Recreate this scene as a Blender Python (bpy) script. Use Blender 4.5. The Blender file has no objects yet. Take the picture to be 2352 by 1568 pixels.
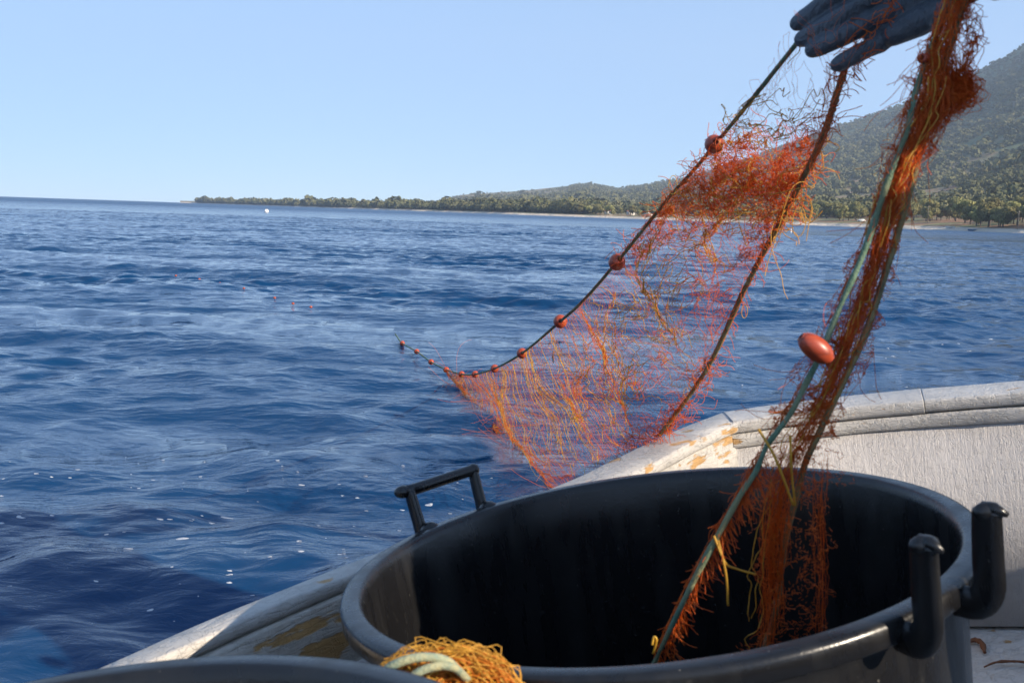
import bpy, math, random
import numpy as np
from mathutils import Vector, Matrix, Quaternion
sc = bpy.context.scene
COL = sc.collection
rng = np.random.default_rng(7)

# ------------------------------------------------------------------ camera
PXW, PXH = 2352.0, 1568.0            # working pixel scale of the measurements
FOC = 35.0/36.0*PXW
ROLL = math.radians(1.95)
PITCH = math.radians(7.30)
CAM = np.array([0.0, 0.0, 0.85])
FW = np.array([0, math.cos(PITCH), -math.sin(PITCH)])
R0 = np.array([1.0, 0, 0]); U0 = np.cross(R0, FW)
RT = R0*math.cos(ROLL)+U0*math.sin(ROLL)
UP = -R0*math.sin(ROLL)+U0*math.cos(ROLL)
cam = bpy.data.cameras.new('camera'); camo = bpy.data.objects.new('camera', cam); COL.objects.link(camo)
camo.matrix_world = Matrix(((RT[0], UP[0], -FW[0], CAM[0]), (RT[1], UP[1], -FW[1], CAM[1]), (RT[2], UP[2], -FW[2], CAM[2]), (0, 0, 0, 1)))
cam.lens = 35; cam.sensor_width = 36; cam.clip_start = 0.02; cam.clip_end = 40000
cam.dof.use_dof = True; cam.dof.focus_distance = 4.0; cam.dof.aperture_fstop = 14
sc.camera = camo

# ------------------------------------------------------------------ light
SUN_AZ, SUN_EL = math.radians(-35), math.radians(28)      # azimuth from +X towards +Y
SUN = np.array([math.cos(SUN_AZ)*math.cos(SUN_EL), math.sin(SUN_AZ)*math.cos(SUN_EL), math.sin(SUN_EL)])
w = bpy.data.worlds.new('World'); sc.world = w; w.use_nodes = True
nt = w.node_tree; bg = nt.nodes['Background']
sky = nt.nodes.new('ShaderNodeTexSky'); sky.sky_type = 'NISHITA'; sky.sun_disc = False
sky.sun_elevation = SUN_EL
sky.sun_rotation = math.pi/2-SUN_AZ
sky.air_density = 1.0; sky.dust_density = 0.0; sky.ozone_density = 5.0; sky.altitude = 2500
wb_ = nt.nodes.new('ShaderNodeVectorMath'); wb_.operation = 'MULTIPLY'; wb_.inputs[1].default_value = (1.62, 1.93, 2.26)   # cool white balance
gm_ = nt.nodes.new('ShaderNodeGamma'); gm_.inputs['Gamma'].default_value = .5      # hazy autumn sky: little contrast between zenith and horizon
nt.links.new(sky.outputs[0], gm_.inputs['Color']); nt.links.new(gm_.outputs[0], wb_.inputs[0]); nt.links.new(wb_.outputs[0], bg.inputs[0]); bg.inputs[1].default_value = 0.108
sl = bpy.data.lights.new('sun', 'SUN'); sl.energy = 5.0; sl.angle = math.radians(0.53); sl.color = (1, 0.86, 0.68)
so = bpy.data.objects.new('sun', sl); COL.objects.link(so); so.location = (30, -15, 20)
so.rotation_euler = Vector(-SUN).to_track_quat('-Z', 'Y').to_euler()
sc.view_settings.view_transform = 'Standard'; sc.view_settings.look = 'None'; sc.view_settings.gamma = 1
sc.view_settings.exposure = 0.93
sc.render.engine = 'CYCLES'
sc.cycles.max_bounces = 8; sc.cycles.transparent_max_bounces = 8; sc.cycles.volume_bounces = 1
sc.cycles.caustics_reflective = False; sc.cycles.caustics_refractive = False
sc.cycles.use_denoising = True

# ------------------------------------------------------------------ helpers
def at(x, y, d):
    """a measured direction of the photograph at its true depth (metres)"""
    return CAM + (FW + RT*((x-PXW/2)/FOC) - UP*((y-PXH/2)/FOC))*d
def path(pts): return np.array([at(*p) for p in pts])
def spline(P, n):
    """Catmull-Rom through P (k,m), n samples"""
    P = np.asarray(P, float); k = len(P)
    u = np.linspace(0, k-1-1e-9, n); i = u.astype(int); t = (u-i)[:, None]
    Q = np.vstack([2*P[0]-P[1], P, 2*P[-1]-P[-2]])
    a, b, c, d = Q[i], Q[i+1], Q[i+2], Q[i+3]
    return 0.5*((2*b)+(c-a)*t+(2*a-5*b+4*c-d)*t**2+(-a+3*b-3*c+d)*t**3)
def tag(o, label=None, cat=None, group=None, kind=None):
    for k, v in (('label', label), ('category', cat), ('group', group), ('kind', kind)):
        if v: o[k] = v
    return o
def mesh_np(name, V, F, mat=None, parent=None, smooth=True):
    """V (n,3); F (m,k) all faces of one size, or list of such arrays"""
    Fs = F if isinstance(F, list) else [F]
    Fs = [np.asarray(f, np.int32) for f in Fs if len(f)]
    me = bpy.data.meshes.new(name); V = np.asarray(V, np.float32).reshape(-1, 3)
    me.vertices.add(len(V)); me.vertices.foreach_set('co', V.ravel())
    tot = np.concatenate([np.full(len(f), f.shape[1], np.int32) for f in Fs])
    idx = np.concatenate([f.ravel() for f in Fs])
    me.loops.add(len(idx)); me.loops.foreach_set('vertex_index', idx)
    me.polygons.add(len(tot)); st = np.zeros(len(tot), np.int32); st[1:] = np.cumsum(tot)[:-1]
    me.polygons.foreach_set('loop_start', st); me.polygons.foreach_set('loop_total', tot)
    if smooth: me.polygons.foreach_set('use_smooth', np.ones(len(tot), bool))
    me.update(calc_edges=True); me.validate()
    if mat: me.materials.append(mat)
    o = bpy.data.objects.new(name, me); COL.objects.link(o)
    if parent: o.parent = parent
    return o
def empty(name, loc=(0, 0, 0), mtx=None):
    o = bpy.data.objects.new(name, None); COL.objects.link(o); o.empty_display_size = .1
    if mtx is not None: o.matrix_world = mtx
    else: o.location = loc
    return o
class MB:
    """collects pieces, links them as ONE mesh"""
    def __init__(s): s.V = []; s.F = {}; s.n = 0
    def add(s, V, F):
        V = np.asarray(V, float).reshape(-1, 3)
        for f in (F if isinstance(F, list) else [F]):
            f = np.asarray(f, int)
            if len(f): s.F.setdefault(f.shape[1], []).append(f+s.n)
        s.V.append(V); s.n += len(V); return s
    def build(s, name, mat, parent=None, smooth=True):
        return mesh_np(name, np.vstack(s.V), [np.vstack(v) for v in s.F.values()], mat, parent, smooth)
    def box(s, c, h, R=None):
        v = np.array([[x, y, z] for x in (-1, 1) for y in (-1, 1) for z in (-1, 1)])*np.array(h)
        if R is not None: v = v@np.asarray(R).T
        return s.add(v+np.array(c), np.array([[0, 1, 3, 2], [4, 6, 7, 5], [0, 4, 5, 1], [2, 3, 7, 6], [0, 2, 6, 4], [1, 5, 7, 3]]))
    def tube(s, P, r, k=10, cap=True, ecc=1.0, ref=None):
        """round (or oval) tube along P with radius r (scalar or per point)"""
        P = np.asarray(P, float); n = len(P); r = np.broadcast_to(np.asarray(r, float), (n,))
        T = np.gradient(P, axis=0); T /= np.linalg.norm(T, axis=1)[:, None]+1e-12
        a = np.array(ref if ref is not None else ([0, 0, 1.] if abs(T[0][2]) < .9 else [1., 0, 0]))
        N = np.zeros((n, 3)); v = a-T[0]*(a@T[0]); N[0] = v/np.linalg.norm(v)
        for i in range(1, n):
            v = N[i-1]-T[i]*(N[i-1]@T[i]); N[i] = v/(np.linalg.norm(v)+1e-12)
        Bn = np.cross(T, N); th = np.linspace(0, 2*np.pi, k, endpoint=False)
        V = P[:, None]+r[:, None, None]*(np.cos(th)[None, :, None]*N[:, None]+ecc*np.sin(th)[None, :, None]*Bn[:, None])
        i, j = np.meshgrid(np.arange(n-1), np.arange(k), indexing='ij'); j2 = (j+1) % k
        F = np.stack([i*k+j, i*k+j2, (i+1)*k+j2, (i+1)*k+j], -1).reshape(-1, 4)
        Fs = [F]
        if cap: Fs += [np.arange(k)[::-1][None], (np.arange(k)+(n-1)*k)[None]]
        return s.add(V.reshape(-1, 3), Fs)
    def capsule(s, P, r, k=14):
        """tapered tube with round ends"""
        P = np.asarray(P, float); r = np.asarray(r, float)*np.ones(len(P))
        def endcap(p, q, rad):
            d = (p-q)/np.linalg.norm(p-q); a = np.radians([25, 50, 70, 86])
            return [p+d*rad*math.sin(x) for x in a], [rad*math.cos(x) for x in a]
        a, ra = endcap(P[0], P[1], r[0]); b, rb = endcap(P[-1], P[-2], r[-1])
        return s.tube(np.vstack([a[::-1], P, b]), np.concatenate([ra[::-1], r, rb]), k)
    def ellipsoid(s, c, rad, R=None, n=12):
        th = np.linspace(0.02, np.pi-.02, n); ph = np.linspace(0, 2*np.pi, 2*n, endpoint=False)
        V = np.stack([np.sin(th)[:, None]*np.cos(ph), np.sin(th)[:, None]*np.sin(ph), np.cos(th)[:, None]*np.ones(2*n)], -1).reshape(-1, 3)*np.array(rad)
        if R is not None: V = V@np.asarray(R).T
        k = 2*n; i, j = np.meshgrid(np.arange(n-1), np.arange(k), indexing='ij'); j2 = (j+1) % k
        F = np.stack([i*k+j, (i+1)*k+j, (i+1)*k+j2, i*k+j2], -1).reshape(-1, 4)
        return s.add(V+np.array(c), [F, np.arange(k)[None], (np.arange(k)[::-1]+(n-1)*k)[None]])
def lathe(prof, k=96):
    """profile (r,z) closed loop or open, revolved about z"""
    prof = np.asarray(prof, float); n = len(prof); th = np.linspace(0, 2*np.pi, k, endpoint=False)
    V = np.stack([prof[:, None, 0]*np.cos(th), prof[:, None, 0]*np.sin(th), prof[:, None, 1]*np.ones(k)], -1).reshape(-1, 3)
    i, j = np.meshgrid(np.arange(n-1), np.arange(k), indexing='ij'); j2 = (j+1) % k
    return V, np.stack([i*k+j, i*k+j2, (i+1)*k+j2, (i+1)*k+j], -1).reshape(-1, 4)
def remesh(o, vox, smooth=4):
    """fuse overlapping pieces into one continuous skin"""
    m = o.modifiers.new('r', 'REMESH'); m.mode = 'VOXEL'; m.voxel_size = vox
    s = o.modifiers.new('s', 'SMOOTH'); s.iterations = smooth; s.factor = .5
    dg = bpy.context.evaluated_depsgraph_get(); me = bpy.data.meshes.new_from_object(o.evaluated_get(dg))
    old = o.data; o.modifiers.clear(); o.data = me; bpy.data.meshes.remove(old)
    me.polygons.foreach_set('use_smooth', np.ones(len(me.polygons), bool)); me.update()
    return o
def threads(name, polys, rad, mat, parent=None, k=3):
    """many thin threads: each edge of each polyline a slim prism; polys list of (n,3)"""
    A = np.vstack([p[:-1] for p in polys]); B = np.vstack([p[1:] for p in polys])
    if np.ndim(rad): rr = np.concatenate([np.full(len(p)-1, r) for p, r in zip(polys, rad)])
    else: rr = np.full(len(A), rad)
    return segs(name, A, B, rr, mat, parent, k)
def segs(name, A, B, rr, mat, parent=None, k=3):
    T = B-A; L = np.linalg.norm(T, axis=1); ok = L > 1e-6; A, B, T, rr, L = A[ok], B[ok], T[ok], rr[ok], L[ok]
    T = T/L[:, None]; ref = np.where(np.abs(T[:, 2:3]) < .8, np.array([[0, 0, 1.]]), np.array([[1., 0, 0]]))
    N = np.cross(T, ref); N /= np.linalg.norm(N, axis=1)[:, None]; Bn = np.cross(T, N)
    th = np.arange(k)*2*np.pi/k
    ring = rr[:, None, None]*(np.cos(th)[None, :, None]*N[:, None]+np.sin(th)[None, :, None]*Bn[:, None])
    V = np.concatenate([A[:, None]+ring, B[:, None]+ring], 1).reshape(-1, 3)
    base = (np.arange(len(A))*2*k)[:, None, None]; j = np.arange(k)
    F = np.stack([j, (j+1) % k, k+(j+1) % k, k+j], -1)[None]+base
    return mesh_np(name, V, F.reshape(-1, 4), mat, parent)
def snoise(n, m, cells, seed):
    """smooth 2-D noise (n,m) from a coarse random lattice"""
    r = np.random.default_rng(seed); a, b = cells; L = r.normal(size=(a+2, b+2))
    u = np.linspace(0, a-1e-6, n); v = np.linspace(0, b-1e-6, m); i = u.astype(int); j = v.astype(int)
    fu = (u-i); fv = (v-j); fu = (fu*fu*(3-2*fu))[:, None]; fv = (fv*fv*(3-2*fv))[None]
    return L[i][:, j]*(1-fu)*(1-fv)+L[i+1][:, j]*fu*(1-fv)+L[i][:, j+1]*(1-fu)*fv+L[i+1][:, j+1]*fu*fv
def fbm(x, y, seed, octs=5, gain=.5, lac=2.03):
    """value noise at arbitrary points"""
    r = np.random.default_rng(seed); L = r.uniform(-1, 1, size=(256, 256)); out = np.zeros_like(x, float); a = 1.; tot = 0
    for o in range(octs):
        X = x*lac**o+o*17.3; Y = y*lac**o+o*9.7; i = np.floor(X).astype(int); j = np.floor(Y).astype(int)
        fx = X-i; fy = Y-j; fx = fx*fx*(3-2*fx); fy = fy*fy*(3-2*fy)
        g = lambda p, q: L[p % 256, q % 256]
        out += a*(g(i, j)*(1-fx)*(1-fy)+g(i+1, j)*fx*(1-fy)+g(i, j+1)*(1-fx)*fy+g(i+1, j+1)*fx*fy); tot += a; a *= gain
    return out/tot

# ------------------------------------------------------------------ materials
class NT:
    def __init__(s, name):
        s.m = bpy.data.materials.new(name); s.m.use_nodes = True; s.t = s.m.node_tree
        s.b = s.t.nodes['Principled BSDF']; s.out = s.t.nodes['Material Output']
    def n(s, typ, **kw):
        nd = s.t.nodes.new(typ)
        for k, v in kw.items():
            if k in nd.inputs: s.set(nd.inputs[k], v)
            else: setattr(nd, k, v)
        return nd
    def set(s, sock, v):
        if isinstance(v, bpy.types.NodeSocket): s.t.links.new(v, sock)
        else:
            if isinstance(v, tuple) and len(v) == 3 and sock.type == 'RGBA': v = v+(1,)
            sock.default_value = v
    def coord(s, scale=(1, 1, 1), kind='Object'):
        c = s.n('ShaderNodeTexCoord'); mp = s.n('ShaderNodeMapping', Vector=c.outputs[kind], Scale=scale); return mp.outputs[0]
    def noise(s, vec, scale, detail=4, rough=.55, dist=0):
        return s.n('ShaderNodeTexNoise', Vector=vec, Scale=scale, Detail=detail, Roughness=rough, Distortion=dist).outputs['Fac']
    def ramp(s, fac, stops, mode='LINEAR'):
        r = s.n('ShaderNodeValToRGB', Fac=fac); e = r.color_ramp; e.interpolation = mode
        for i, (p, c) in enumerate(stops):
            el = e.elements[i] if i < 2 else e.elements.new(p)
            el.position = p; el.color = tuple(c)+(1,) if len(c) == 3 else c
        return r.outputs[0]
    def rampf(s, fac, a, b):
        return s.n('ShaderNodeMapRange', Value=fac, **{'From Min': a, 'From Max': b}).outputs[0]
    def mix(s, f, a, b):
        m = s.n('ShaderNodeMix', data_type='RGBA'); s.set(m.inputs[0], f); s.set(m.inputs[6], a); s.set(m.inputs[7], b); return m.outputs[2]
    def math(s, op, a, b=0.):
        m = s.n('ShaderNodeMath', operation=op); s.set(m.inputs[0], a); s.set(m.inputs[1], b); return m.outputs[0]
    def bump(s, h, dist, strength=1., normal=None):
        b = s.n('ShaderNodeBump', Height=h, Distance=dist, Strength=strength)
        if normal is not None: s.set(b.inputs['Normal'], normal)
        return b.outputs[0]
    def p(s, **kw):
        for k, v in kw.items(): s.set(s.b.inputs[k.replace('_', ' ')], v)
        return s
def simple(name, col, rough=.5, var=.25, scale=20, **kw):
    m = NT(name); c = m.coord(); f = m.noise(c, scale)
    m.p(Base_Color=m.mix(f, tuple(x*(1-var) for x in col), tuple(x*(1+var) for x in col)), Roughness=rough, **kw); return m.m

def paint_mat(name, paint, dirt, grain, wear, wearcol=(.42, .25, .10), bump=.004):
    """old brushed boat paint: flakes, grain ridges along 'grain' axis scale, worn to wood in patches"""
    m = NT(name); c1 = m.coord(); cg = m.coord(grain)
    big = m.noise(c1, 5, 4); fl = m.noise(cg, 1., 6, .65, .6)
    cr = m.n('ShaderNodeTexVoronoi', Vector=cg, Scale=1.3, feature='DISTANCE_TO_EDGE').outputs['Distance']
    fine = m.noise(cg, 4.0, 3, .6)
    flake = m.rampf(m.noise(c1, 46, 5, .7, .8), .50, .56)
    col = m.mix(m.rampf(big, .35, .7), paint, tuple(x*.82 for x in paint))
    col = m.mix(m.math('MULTIPLY', m.rampf(m.noise(c1, 23, 6, .7), .5, .8), .55), col, dirt)
    col = m.mix(m.math('MULTIPLY', m.rampf(fl, .62, .70), .55), col, dirt)
    w_ = m.rampf(m.math('ADD', m.math('MULTIPLY', m.noise(c1, 7, 3), .62), m.math('MULTIPLY', m.noise(cg, .7, 5, .6), .5)), wear, wear+.025)
    wc = m.mix(m.noise(cg, 3, 4), tuple(x*.6 for x in wearcol), tuple(x*1.35 for x in wearcol))
    col = m.mix(w_, col, wc)
    h = m.math('ADD', m.math('MULTIPLY', fl, 1.0), m.math('MULTIPLY', fine, .35))
    h = m.math('ADD', h, m.math('MULTIPLY', flake, .28))
    h = m.math('ADD', h, m.math('MULTIPLY', m.rampf(cr, 0, .06), .22))
    h = m.math('SUBTRACT', h, m.math('MULTIPLY', w_, .45))
    m.p(Base_Color=col, Roughness=.62, Normal=m.bump(h, bump)); return m.m
M_CAP = paint_mat('white_boat_paint', (.50, .475, .44), (.27, .26, .25), (9, 9, 60), .622, bump=.0028)
M_BARE = paint_mat('worn_board_paint', (.52, .48, .42), (.24, .20, .16), (9, 9, 60), .575, (.46, .27, .10), bump=.0026)
M_CAP2 = paint_mat('grey_boat_paint', (.56, .54, .51), (.30, .29, .27), (16, 50, 90), .66, bump=.0028)
M_PANEL = paint_mat('panel_paint', (.56, .535, .52), (.43, .41, .395), (150, 150, 20), .72, bump=.0018)
M_DECK = paint_mat('deck_paint', (.60, .58, .55), (.33, .32, .30), (26, 26, 26), .70, bump=.004)
M_HULL = simple('hull_paint', (.55, .55, .54), .5, .2, 6)

def tub_mat():
    m = NT('black_tub_plastic'); c = m.coord(); sm = m.rampf(m.noise(m.coord((6, 6, 1.2)), 3, 5, .65), .45, .75)
    dust = m.rampf(m.noise(c, 60, 5, .75), .62, .8); spk = m.rampf(m.noise(c, 170, 2), .72, .78)
    col = m.mix(sm, (.008, .008, .009), (.017, .0165, .016)); col = m.mix(m.math('MULTIPLY', dust, .5), col, (.10, .095, .085))
    col = m.mix(m.math('MULTIPLY', spk, .8), col, (.16, .15, .13))
    m.p(Base_Color=col, Roughness=m.rampf(sm, -1.2, 3.4), Normal=m.bump(m.noise(c, 220, 3), .0004, .6)); return m.m
M_TUB = tub_mat()

def thread_mat(name, col, trans=.45, rough=.45, var=.35):
    m = NT(name); c = m.coord(); f = m.noise(c, 35, 3); g = m.noise(c, 4, 2)
    cc = m.mix(f, tuple(x*(1-var) for x in col), tuple(min(1, x*(1+var)) for x in col))
    cc = m.mix(m.math('MULTIPLY', m.rampf(g, .4, .7), .22), cc, (min(1, col[0]*1.05), min(1, col[1]*2.0), col[2]*1.2))
    m.p(Base_Color=cc, Roughness=rough)
    tr = m.n('ShaderNodeBsdfTranslucent', Color=cc); mx = m.n('ShaderNodeMixShader', Fac=trans)
    m.t.links.new(m.b.outputs[0], mx.inputs[1]); m.t.links.new(tr.outputs[0], mx.inputs[2]); m.t.links.new(mx.outputs[0], m.out.inputs[0]); return m.m
M_NET = thread_mat('orange_net_thread', (.98, .185, .024), .5)
M_YEL = thread_mat('yellow_twine', (.84, .43, .065), .4)
def rope_mat(name, a, b, sc_=55):
    m = NT(name); c = m.coord(); f = m.rampf(m.noise(c, sc_, 4, .6), .35, .65); g = m.rampf(m.noise(c, 9, 3), .45, .6)
    st = m.noise(c, 420, 2)
    col = m.mix(f, a, b); col = m.mix(m.math('MULTIPLY', g, .45), col, (.30, .20, .07))
    m.p(Base_Color=col, Roughness=.8, Normal=m.bump(st, .0012)); return m.m
M_TEAL = rope_mat('teal_rope', (.06, .13, .085), (.15, .23, .15))
M_OLIVE = rope_mat('olive_rope', (.10, .085, .045), (.27, .22, .10))
M_PALE = rope_mat('pale_teal_rope', (.17, .25, .20), (.40, .38, .22), 130)
def float_mat():
    m = NT('terracotta_float'); c = m.coord(); f = m.noise(c, 40, 4); ln = m.rampf(m.noise(m.coord((30, 260, 260)), 1, 3), .52, .62)
    col = m.mix(f, (.29, .036, .013), (.45, .080, .030)); col = m.mix(m.math('MULTIPLY', ln, .6), col, (.16, .03, .015))
    m.p(Base_Color=col, Roughness=.38); m.b.inputs['Coat Weight'].default_value = .12; return m.m
M_FLOAT = float_mat()
M_GLOVE = (lambda m: (m.p(Base_Color=m.mix(m.noise(m.coord(), 30, 4), (.060, .075, .095), (.085, .102, .122)), Roughness=.42, Normal=m.bump(m.math('ADD', m.noise(m.coord((1, 1, 1)), 120, 4, .6), m.math('MULTIPLY', m.noise(m.coord((90, 30, 60)), 1, 3, .6, 1.), 1.6)), .0026)), m.m)[1])(NT('blue_glove_rubber'))
M_JACKET = simple('dark_jacket_cloth', (.02, .022, .03), .85, .3, 60)
M_TROUSER = simple('trouser_cloth', (.05, .06, .08), .85, .3, 40)
M_BOOT = simple('rubber_boot', (.02, .025, .02), .4, .2, 20)
M_SKIN = simple('skin', (.48, .27, .18), .5, .1, 30)
M_HAIR = simple('dark_hair', (.02, .015, .012), .6, .3, 90)
M_RUST = simple('rusty_brown', (.16, .06, .025), .8, .4, 120)
M_WHITE = simple('white_plastic', (.8, .8, .78), .4, .06, 10)
M_DARK = simple('dark_glass', (.02, .025, .03), .15, .1, 10)
M_TYRE = simple('tyre_rubber', (.02, .02, .02), .8, .1, 10)
M_POLE = simple('weathered_pole', (.25, .21, .17), .85, .2, 4)
M_BLUE = simple('blue_boat_paint', (.06, .22, .42), .5, .15, 3)
M_PLASTER = simple('pale_plaster', (.72, .70, .65), .8, .1, 1)
M_TILE = simple('roof_tile', (.34, .13, .07), .8, .25, 2)
M_FOAM = simple('sea_foam', (.46, .48, .52), .8, .35, 400)
M_BARK = simple('tree_bark', (.10, .075, .055), .9, .3, 3)
def leaf_mat(name, a, b, scale):
    m = NT(name); c = m.coord(); oi = m.n('ShaderNodeObjectInfo').outputs['Random']
    f = m.noise(c, scale, 4, .7); col = m.mix(m.rampf(f, .3, .7), a, b)
    hs = m.n('ShaderNodeHueSaturation', Color=col, Value=m.n('ShaderNodeMapRange', Value=oi, **{'To Min': .75, 'To Max': 1.25}).outputs[0], Hue=m.n('ShaderNodeMapRange', Value=oi, **{'To Min': .485, 'To Max': .512}).outputs[0]).outputs[0]
    m.p(Base_Color=hs, Roughness=.75); m.b.inputs['Specular IOR Level'].default_value = .2; return m.m
M_LEAF = leaf_mat('olive_leaves', (.12, .125, .042), (.30, .27, .105), .35)
M_WOOD = leaf_mat('forest_leaves', (.065, .090, .036), (.23, .22, .095), .06)

def sea_mat():
    m = NT('sea_water'); c = m.coord()
    # finer ripples than the mesh carries; patches of calm between ruffled water
    calm = m.rampf(m.noise(m.coord((.10, .30, 1)), 1, 3), .36, .62)
    r1 = m.noise(m.coord((7, 12, 1)), 1, 5, .6, .4); r2 = m.noise(m.coord((1.1, 1.9, 1)), 1, 4, .6, .3); r3 = m.noise(m.coord((.16, .30, 1)), 1, 3, .5)
    n4 = m.bump(m.noise(m.coord((.03, .07, 1)), 1, 3, .5), 1.0); n3 = m.bump(r3, .5, 1, n4); n2 = m.bump(m.math('MULTIPLY', r2, m.rampf(calm, -.6, 1)), .09, 1, n3)
    n1 = m.bump(m.math('MULTIPLY', r1, m.rampf(calm, -.35, 1)), .017, 1, n2)
    ln = m.n('ShaderNodeVectorMath', operation='LENGTH'); m.set(ln.inputs[0], c)
    rough = m.n('ShaderNodeMapRange', Value=ln.outputs['Value'], **{'From Min': 25, 'From Max': 260, 'To Min': .04, 'To Max': .34}).outputs[0]     # waves too small to mesh out there
    m.p(Base_Color=(.003, .036, .106), Roughness=rough, IOR=1.333, Normal=n1)
    return m.m
M_SEA = sea_mat()

# ------------------------------------------------------------------ boat frame (the boat lists to port)
NB = np.array([math.sin(-.1856), math.sin(.0485), 1.]); NB /= np.linalg.norm(NB)
E1 = np.cross([0, 1., 0], NB); E1 /= np.linalg.norm(E1); E2 = np.cross(NB, E1)
RIMC = np.array([.1665, 1.1243, .4751]); BO = RIMC-NB*.60       # boat origin: deck under the big tub
RB = np.stack([E1, E2, NB], 1)
BM = Matrix([list(RB[i])+[BO[i]] for i in range(3)]+[[0, 0, 0, 1]])
def bw(p): return np.asarray(p, float)@RB.T+BO                   # boat -> world
def wb(p): return (np.asarray(p, float)-BO)@RB                   # world -> boat

SIDE = np.array([(-2.45, -2.05), (-1.7, -1.15), (-1.15, -.48), (-.693, .084), (-.552, .262), (-.36, .455), (-.10, .697), (.127, 1.006), (.317, 1.222)])
REAR = np.array([(.317, 1.222), (.45, 1.214), (.585, 1.194), (.692, 1.166), (.81, 1.126), (.957, 1.068), (1.15, .99), (1.5, .84), (2.15, .56)])
STAR = np.array([(2.15, .56), (1.55, -.35), (.45, -1.65), (-.75, -3.0)])
AFT = np.array([(-.75, -3.0), (-1.3, -3.05), (-2.1, -2.7), (-2.45, -2.05)])
def inset(P, d):
    P = np.asarray(P, float); T = np.gradient(P, axis=0); T /= np.linalg.norm(T, axis=1)[:, None]
    return P+np.stack([T[:, 1], -T[:, 0]], 1)*d                 # to the right of travel = inboard
def dense(P, step=.02):
    L = np.concatenate([[0], np.cumsum(np.linalg.norm(np.diff(P, axis=0), axis=1))]); n = max(2, int(L[-1]/step)); s = np.linspace(0, L[-1], n)
    return np.stack([np.interp(s, L, P[:, 0]), np.interp(s, L, P[:, 1])], 1)
def smooth_plan(P, n=14): return spline(P, len(P)*n)
def strip(P, prof, wob=0., seed=1):
    """sweep profile [(inset,z)...] (closed) along plan polyline P; worn edges via wob"""
    P = np.asarray(P, float); n = len(P); prof = np.asarray(prof, float); k = len(prof)
    T = np.gradient(P, axis=0); T /= np.linalg.norm(T, axis=1)[:, None]; N = np.stack([T[:, 1], -T[:, 0]], 1)
    L = np.concatenate([[0], np.cumsum(np.linalg.norm(np.diff(P, axis=0), axis=1))])
    V = np.zeros((n, k, 3))
    for j, (d, z) in enumerate(prof):
        dd = d+wob*fbm(L*9, np.full(n, j*3.1), seed, 4); V[:, j, :2] = P+N*dd[:, None]; V[:, j, 2] = z+wob*.6*fbm(L*7, np.full(n, j*5.3+40), seed+1, 4)
    i, j = np.meshgrid(np.arange(n-1), np.arange(k), indexing='ij'); j2 = (j+1) % k
    F = np.stack([i*k+j, (i+1)*k+j, (i+1)*k+j2, i*k+j2], -1).reshape(-1, 4)
    return V.reshape(-1, 3), [F, np.arange(k)[None], (np.arange(k)[::-1]+(n-1)*k)[None]]
def rbox(d0, d1, z0, z1, r=.006):
    return [(d0+r, z0), (d0, z0+r), (d0, z1-r), (d0+r*.3, z1-r*.3), (d0+r, z1), ((d0+d1)/2, z1), (d1-r, z1), (d1-r*.3, z1-r*.3), (d1, z1-r), (d1, z0+r), (d1-r, z0)]
GZ = .52
boat = empty('fishing_boat', mtx=BM)
tag(boat, 'old white-painted wooden fishing boat with flaking gunwales, a net over its side', 'boat')
sP, rP, stP, aP = smooth_plan(SIDE), smooth_plan(REAR), dense(STAR, .05), dense(AFT, .05)
side_vis = sP[:-4]
kn = int(np.argmin(np.abs(sP[:, 1]-.58))); sN, sF = sP[:kn], sP[kn:]
MB().add(*strip(sF, rbox(0, .108, GZ-.026, GZ), .004, 3)).build('side_gunwale', M_CAP, boat)
MB().add(*strip(sF, rbox(.012, .092, GZ-.125, GZ-.029), .003, 5)).build('side_plank', M_CAP, boat)
MB().add(*strip(sN, rbox(0, .060, GZ-.022, GZ), .003, 4)).build('side_gunwale', M_CAP, boat)
MB().add(*strip(sN, rbox(.004, .063, GZ-.170, GZ-.024), .003, 6)).build('side_plank', M_BARE, boat)
# stern rail in two lengths butting at the split
rP = dense(rP, .0018); cut = int(np.argmin(np.abs(rP[:, 0]-.765)))
tagged = MB().add(*strip(rP[4:cut], rbox(0, .150, GZ-.027, GZ+.002), .003, 7)); tagged.build('stern_gunwale', M_CAP2, boat)
MB().add(*strip(rP[cut:], rbox(.002, .146, GZ-.027, GZ+.002), .003, 9)).build('stern_gunwale', M_CAP2, boat)
MB().add(*strip(rP[1:], rbox(.02, .145, GZ-.0625, GZ-.030), .003, 11)).build('stern_plank', M_CAP2, boat)
MB().add(*strip(rP[1:], [(.10, .010), (.10, GZ-.064), (.137, GZ-.064), (.137, .010)], .0)).build('stern_panel', M_PANEL, boat)
MB().add(*strip(sP, [(.02, .0), (.02, GZ-.127), (.07, GZ-.127), (.07, .0)], .0)).build('side_panel', M_CAP, boat)
MB().add(*strip(sP[:-3], rbox(.071, .150, .20, .245), .003, 15)).build('stringer', M_CAP, boat)
MB().add(*strip(stP, rbox(0, .12, GZ-.03, GZ), .003, 13)).build('side_gunwale', M_CAP, boat)
MB().add(*strip(stP, [(.02, .0), (.02, GZ-.032), (.06, GZ-.032), (.06, .0)], .0)).build('side_panel', M_CAP, boat)
MB().add(*strip(aP, rbox(0, .12, GZ-.03, GZ), .003, 14)).build('bow_gunwale', M_CAP, boat)
MB().add(*strip(aP, [(.02, .0), (.02, GZ-.032), (.06, GZ-.032), (.06, .0)], .0)).build('bow_panel', M_CAP, boat)
OUTL = np.vstack([sP, rP[1:], stP[1:], aP[1:-1]])
n_ = len(OUTL)
cen = OUTL.mean(0)
def ringz(f, z): return np.c_[cen+(OUTL-cen)*f, np.full(n_, z)]
Vh = np.vstack([ringz(.995, GZ-.028), ringz(.985, .2), ringz(.96, -.06), ringz(.90, -.22), ringz(.5, -.34)])
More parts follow.
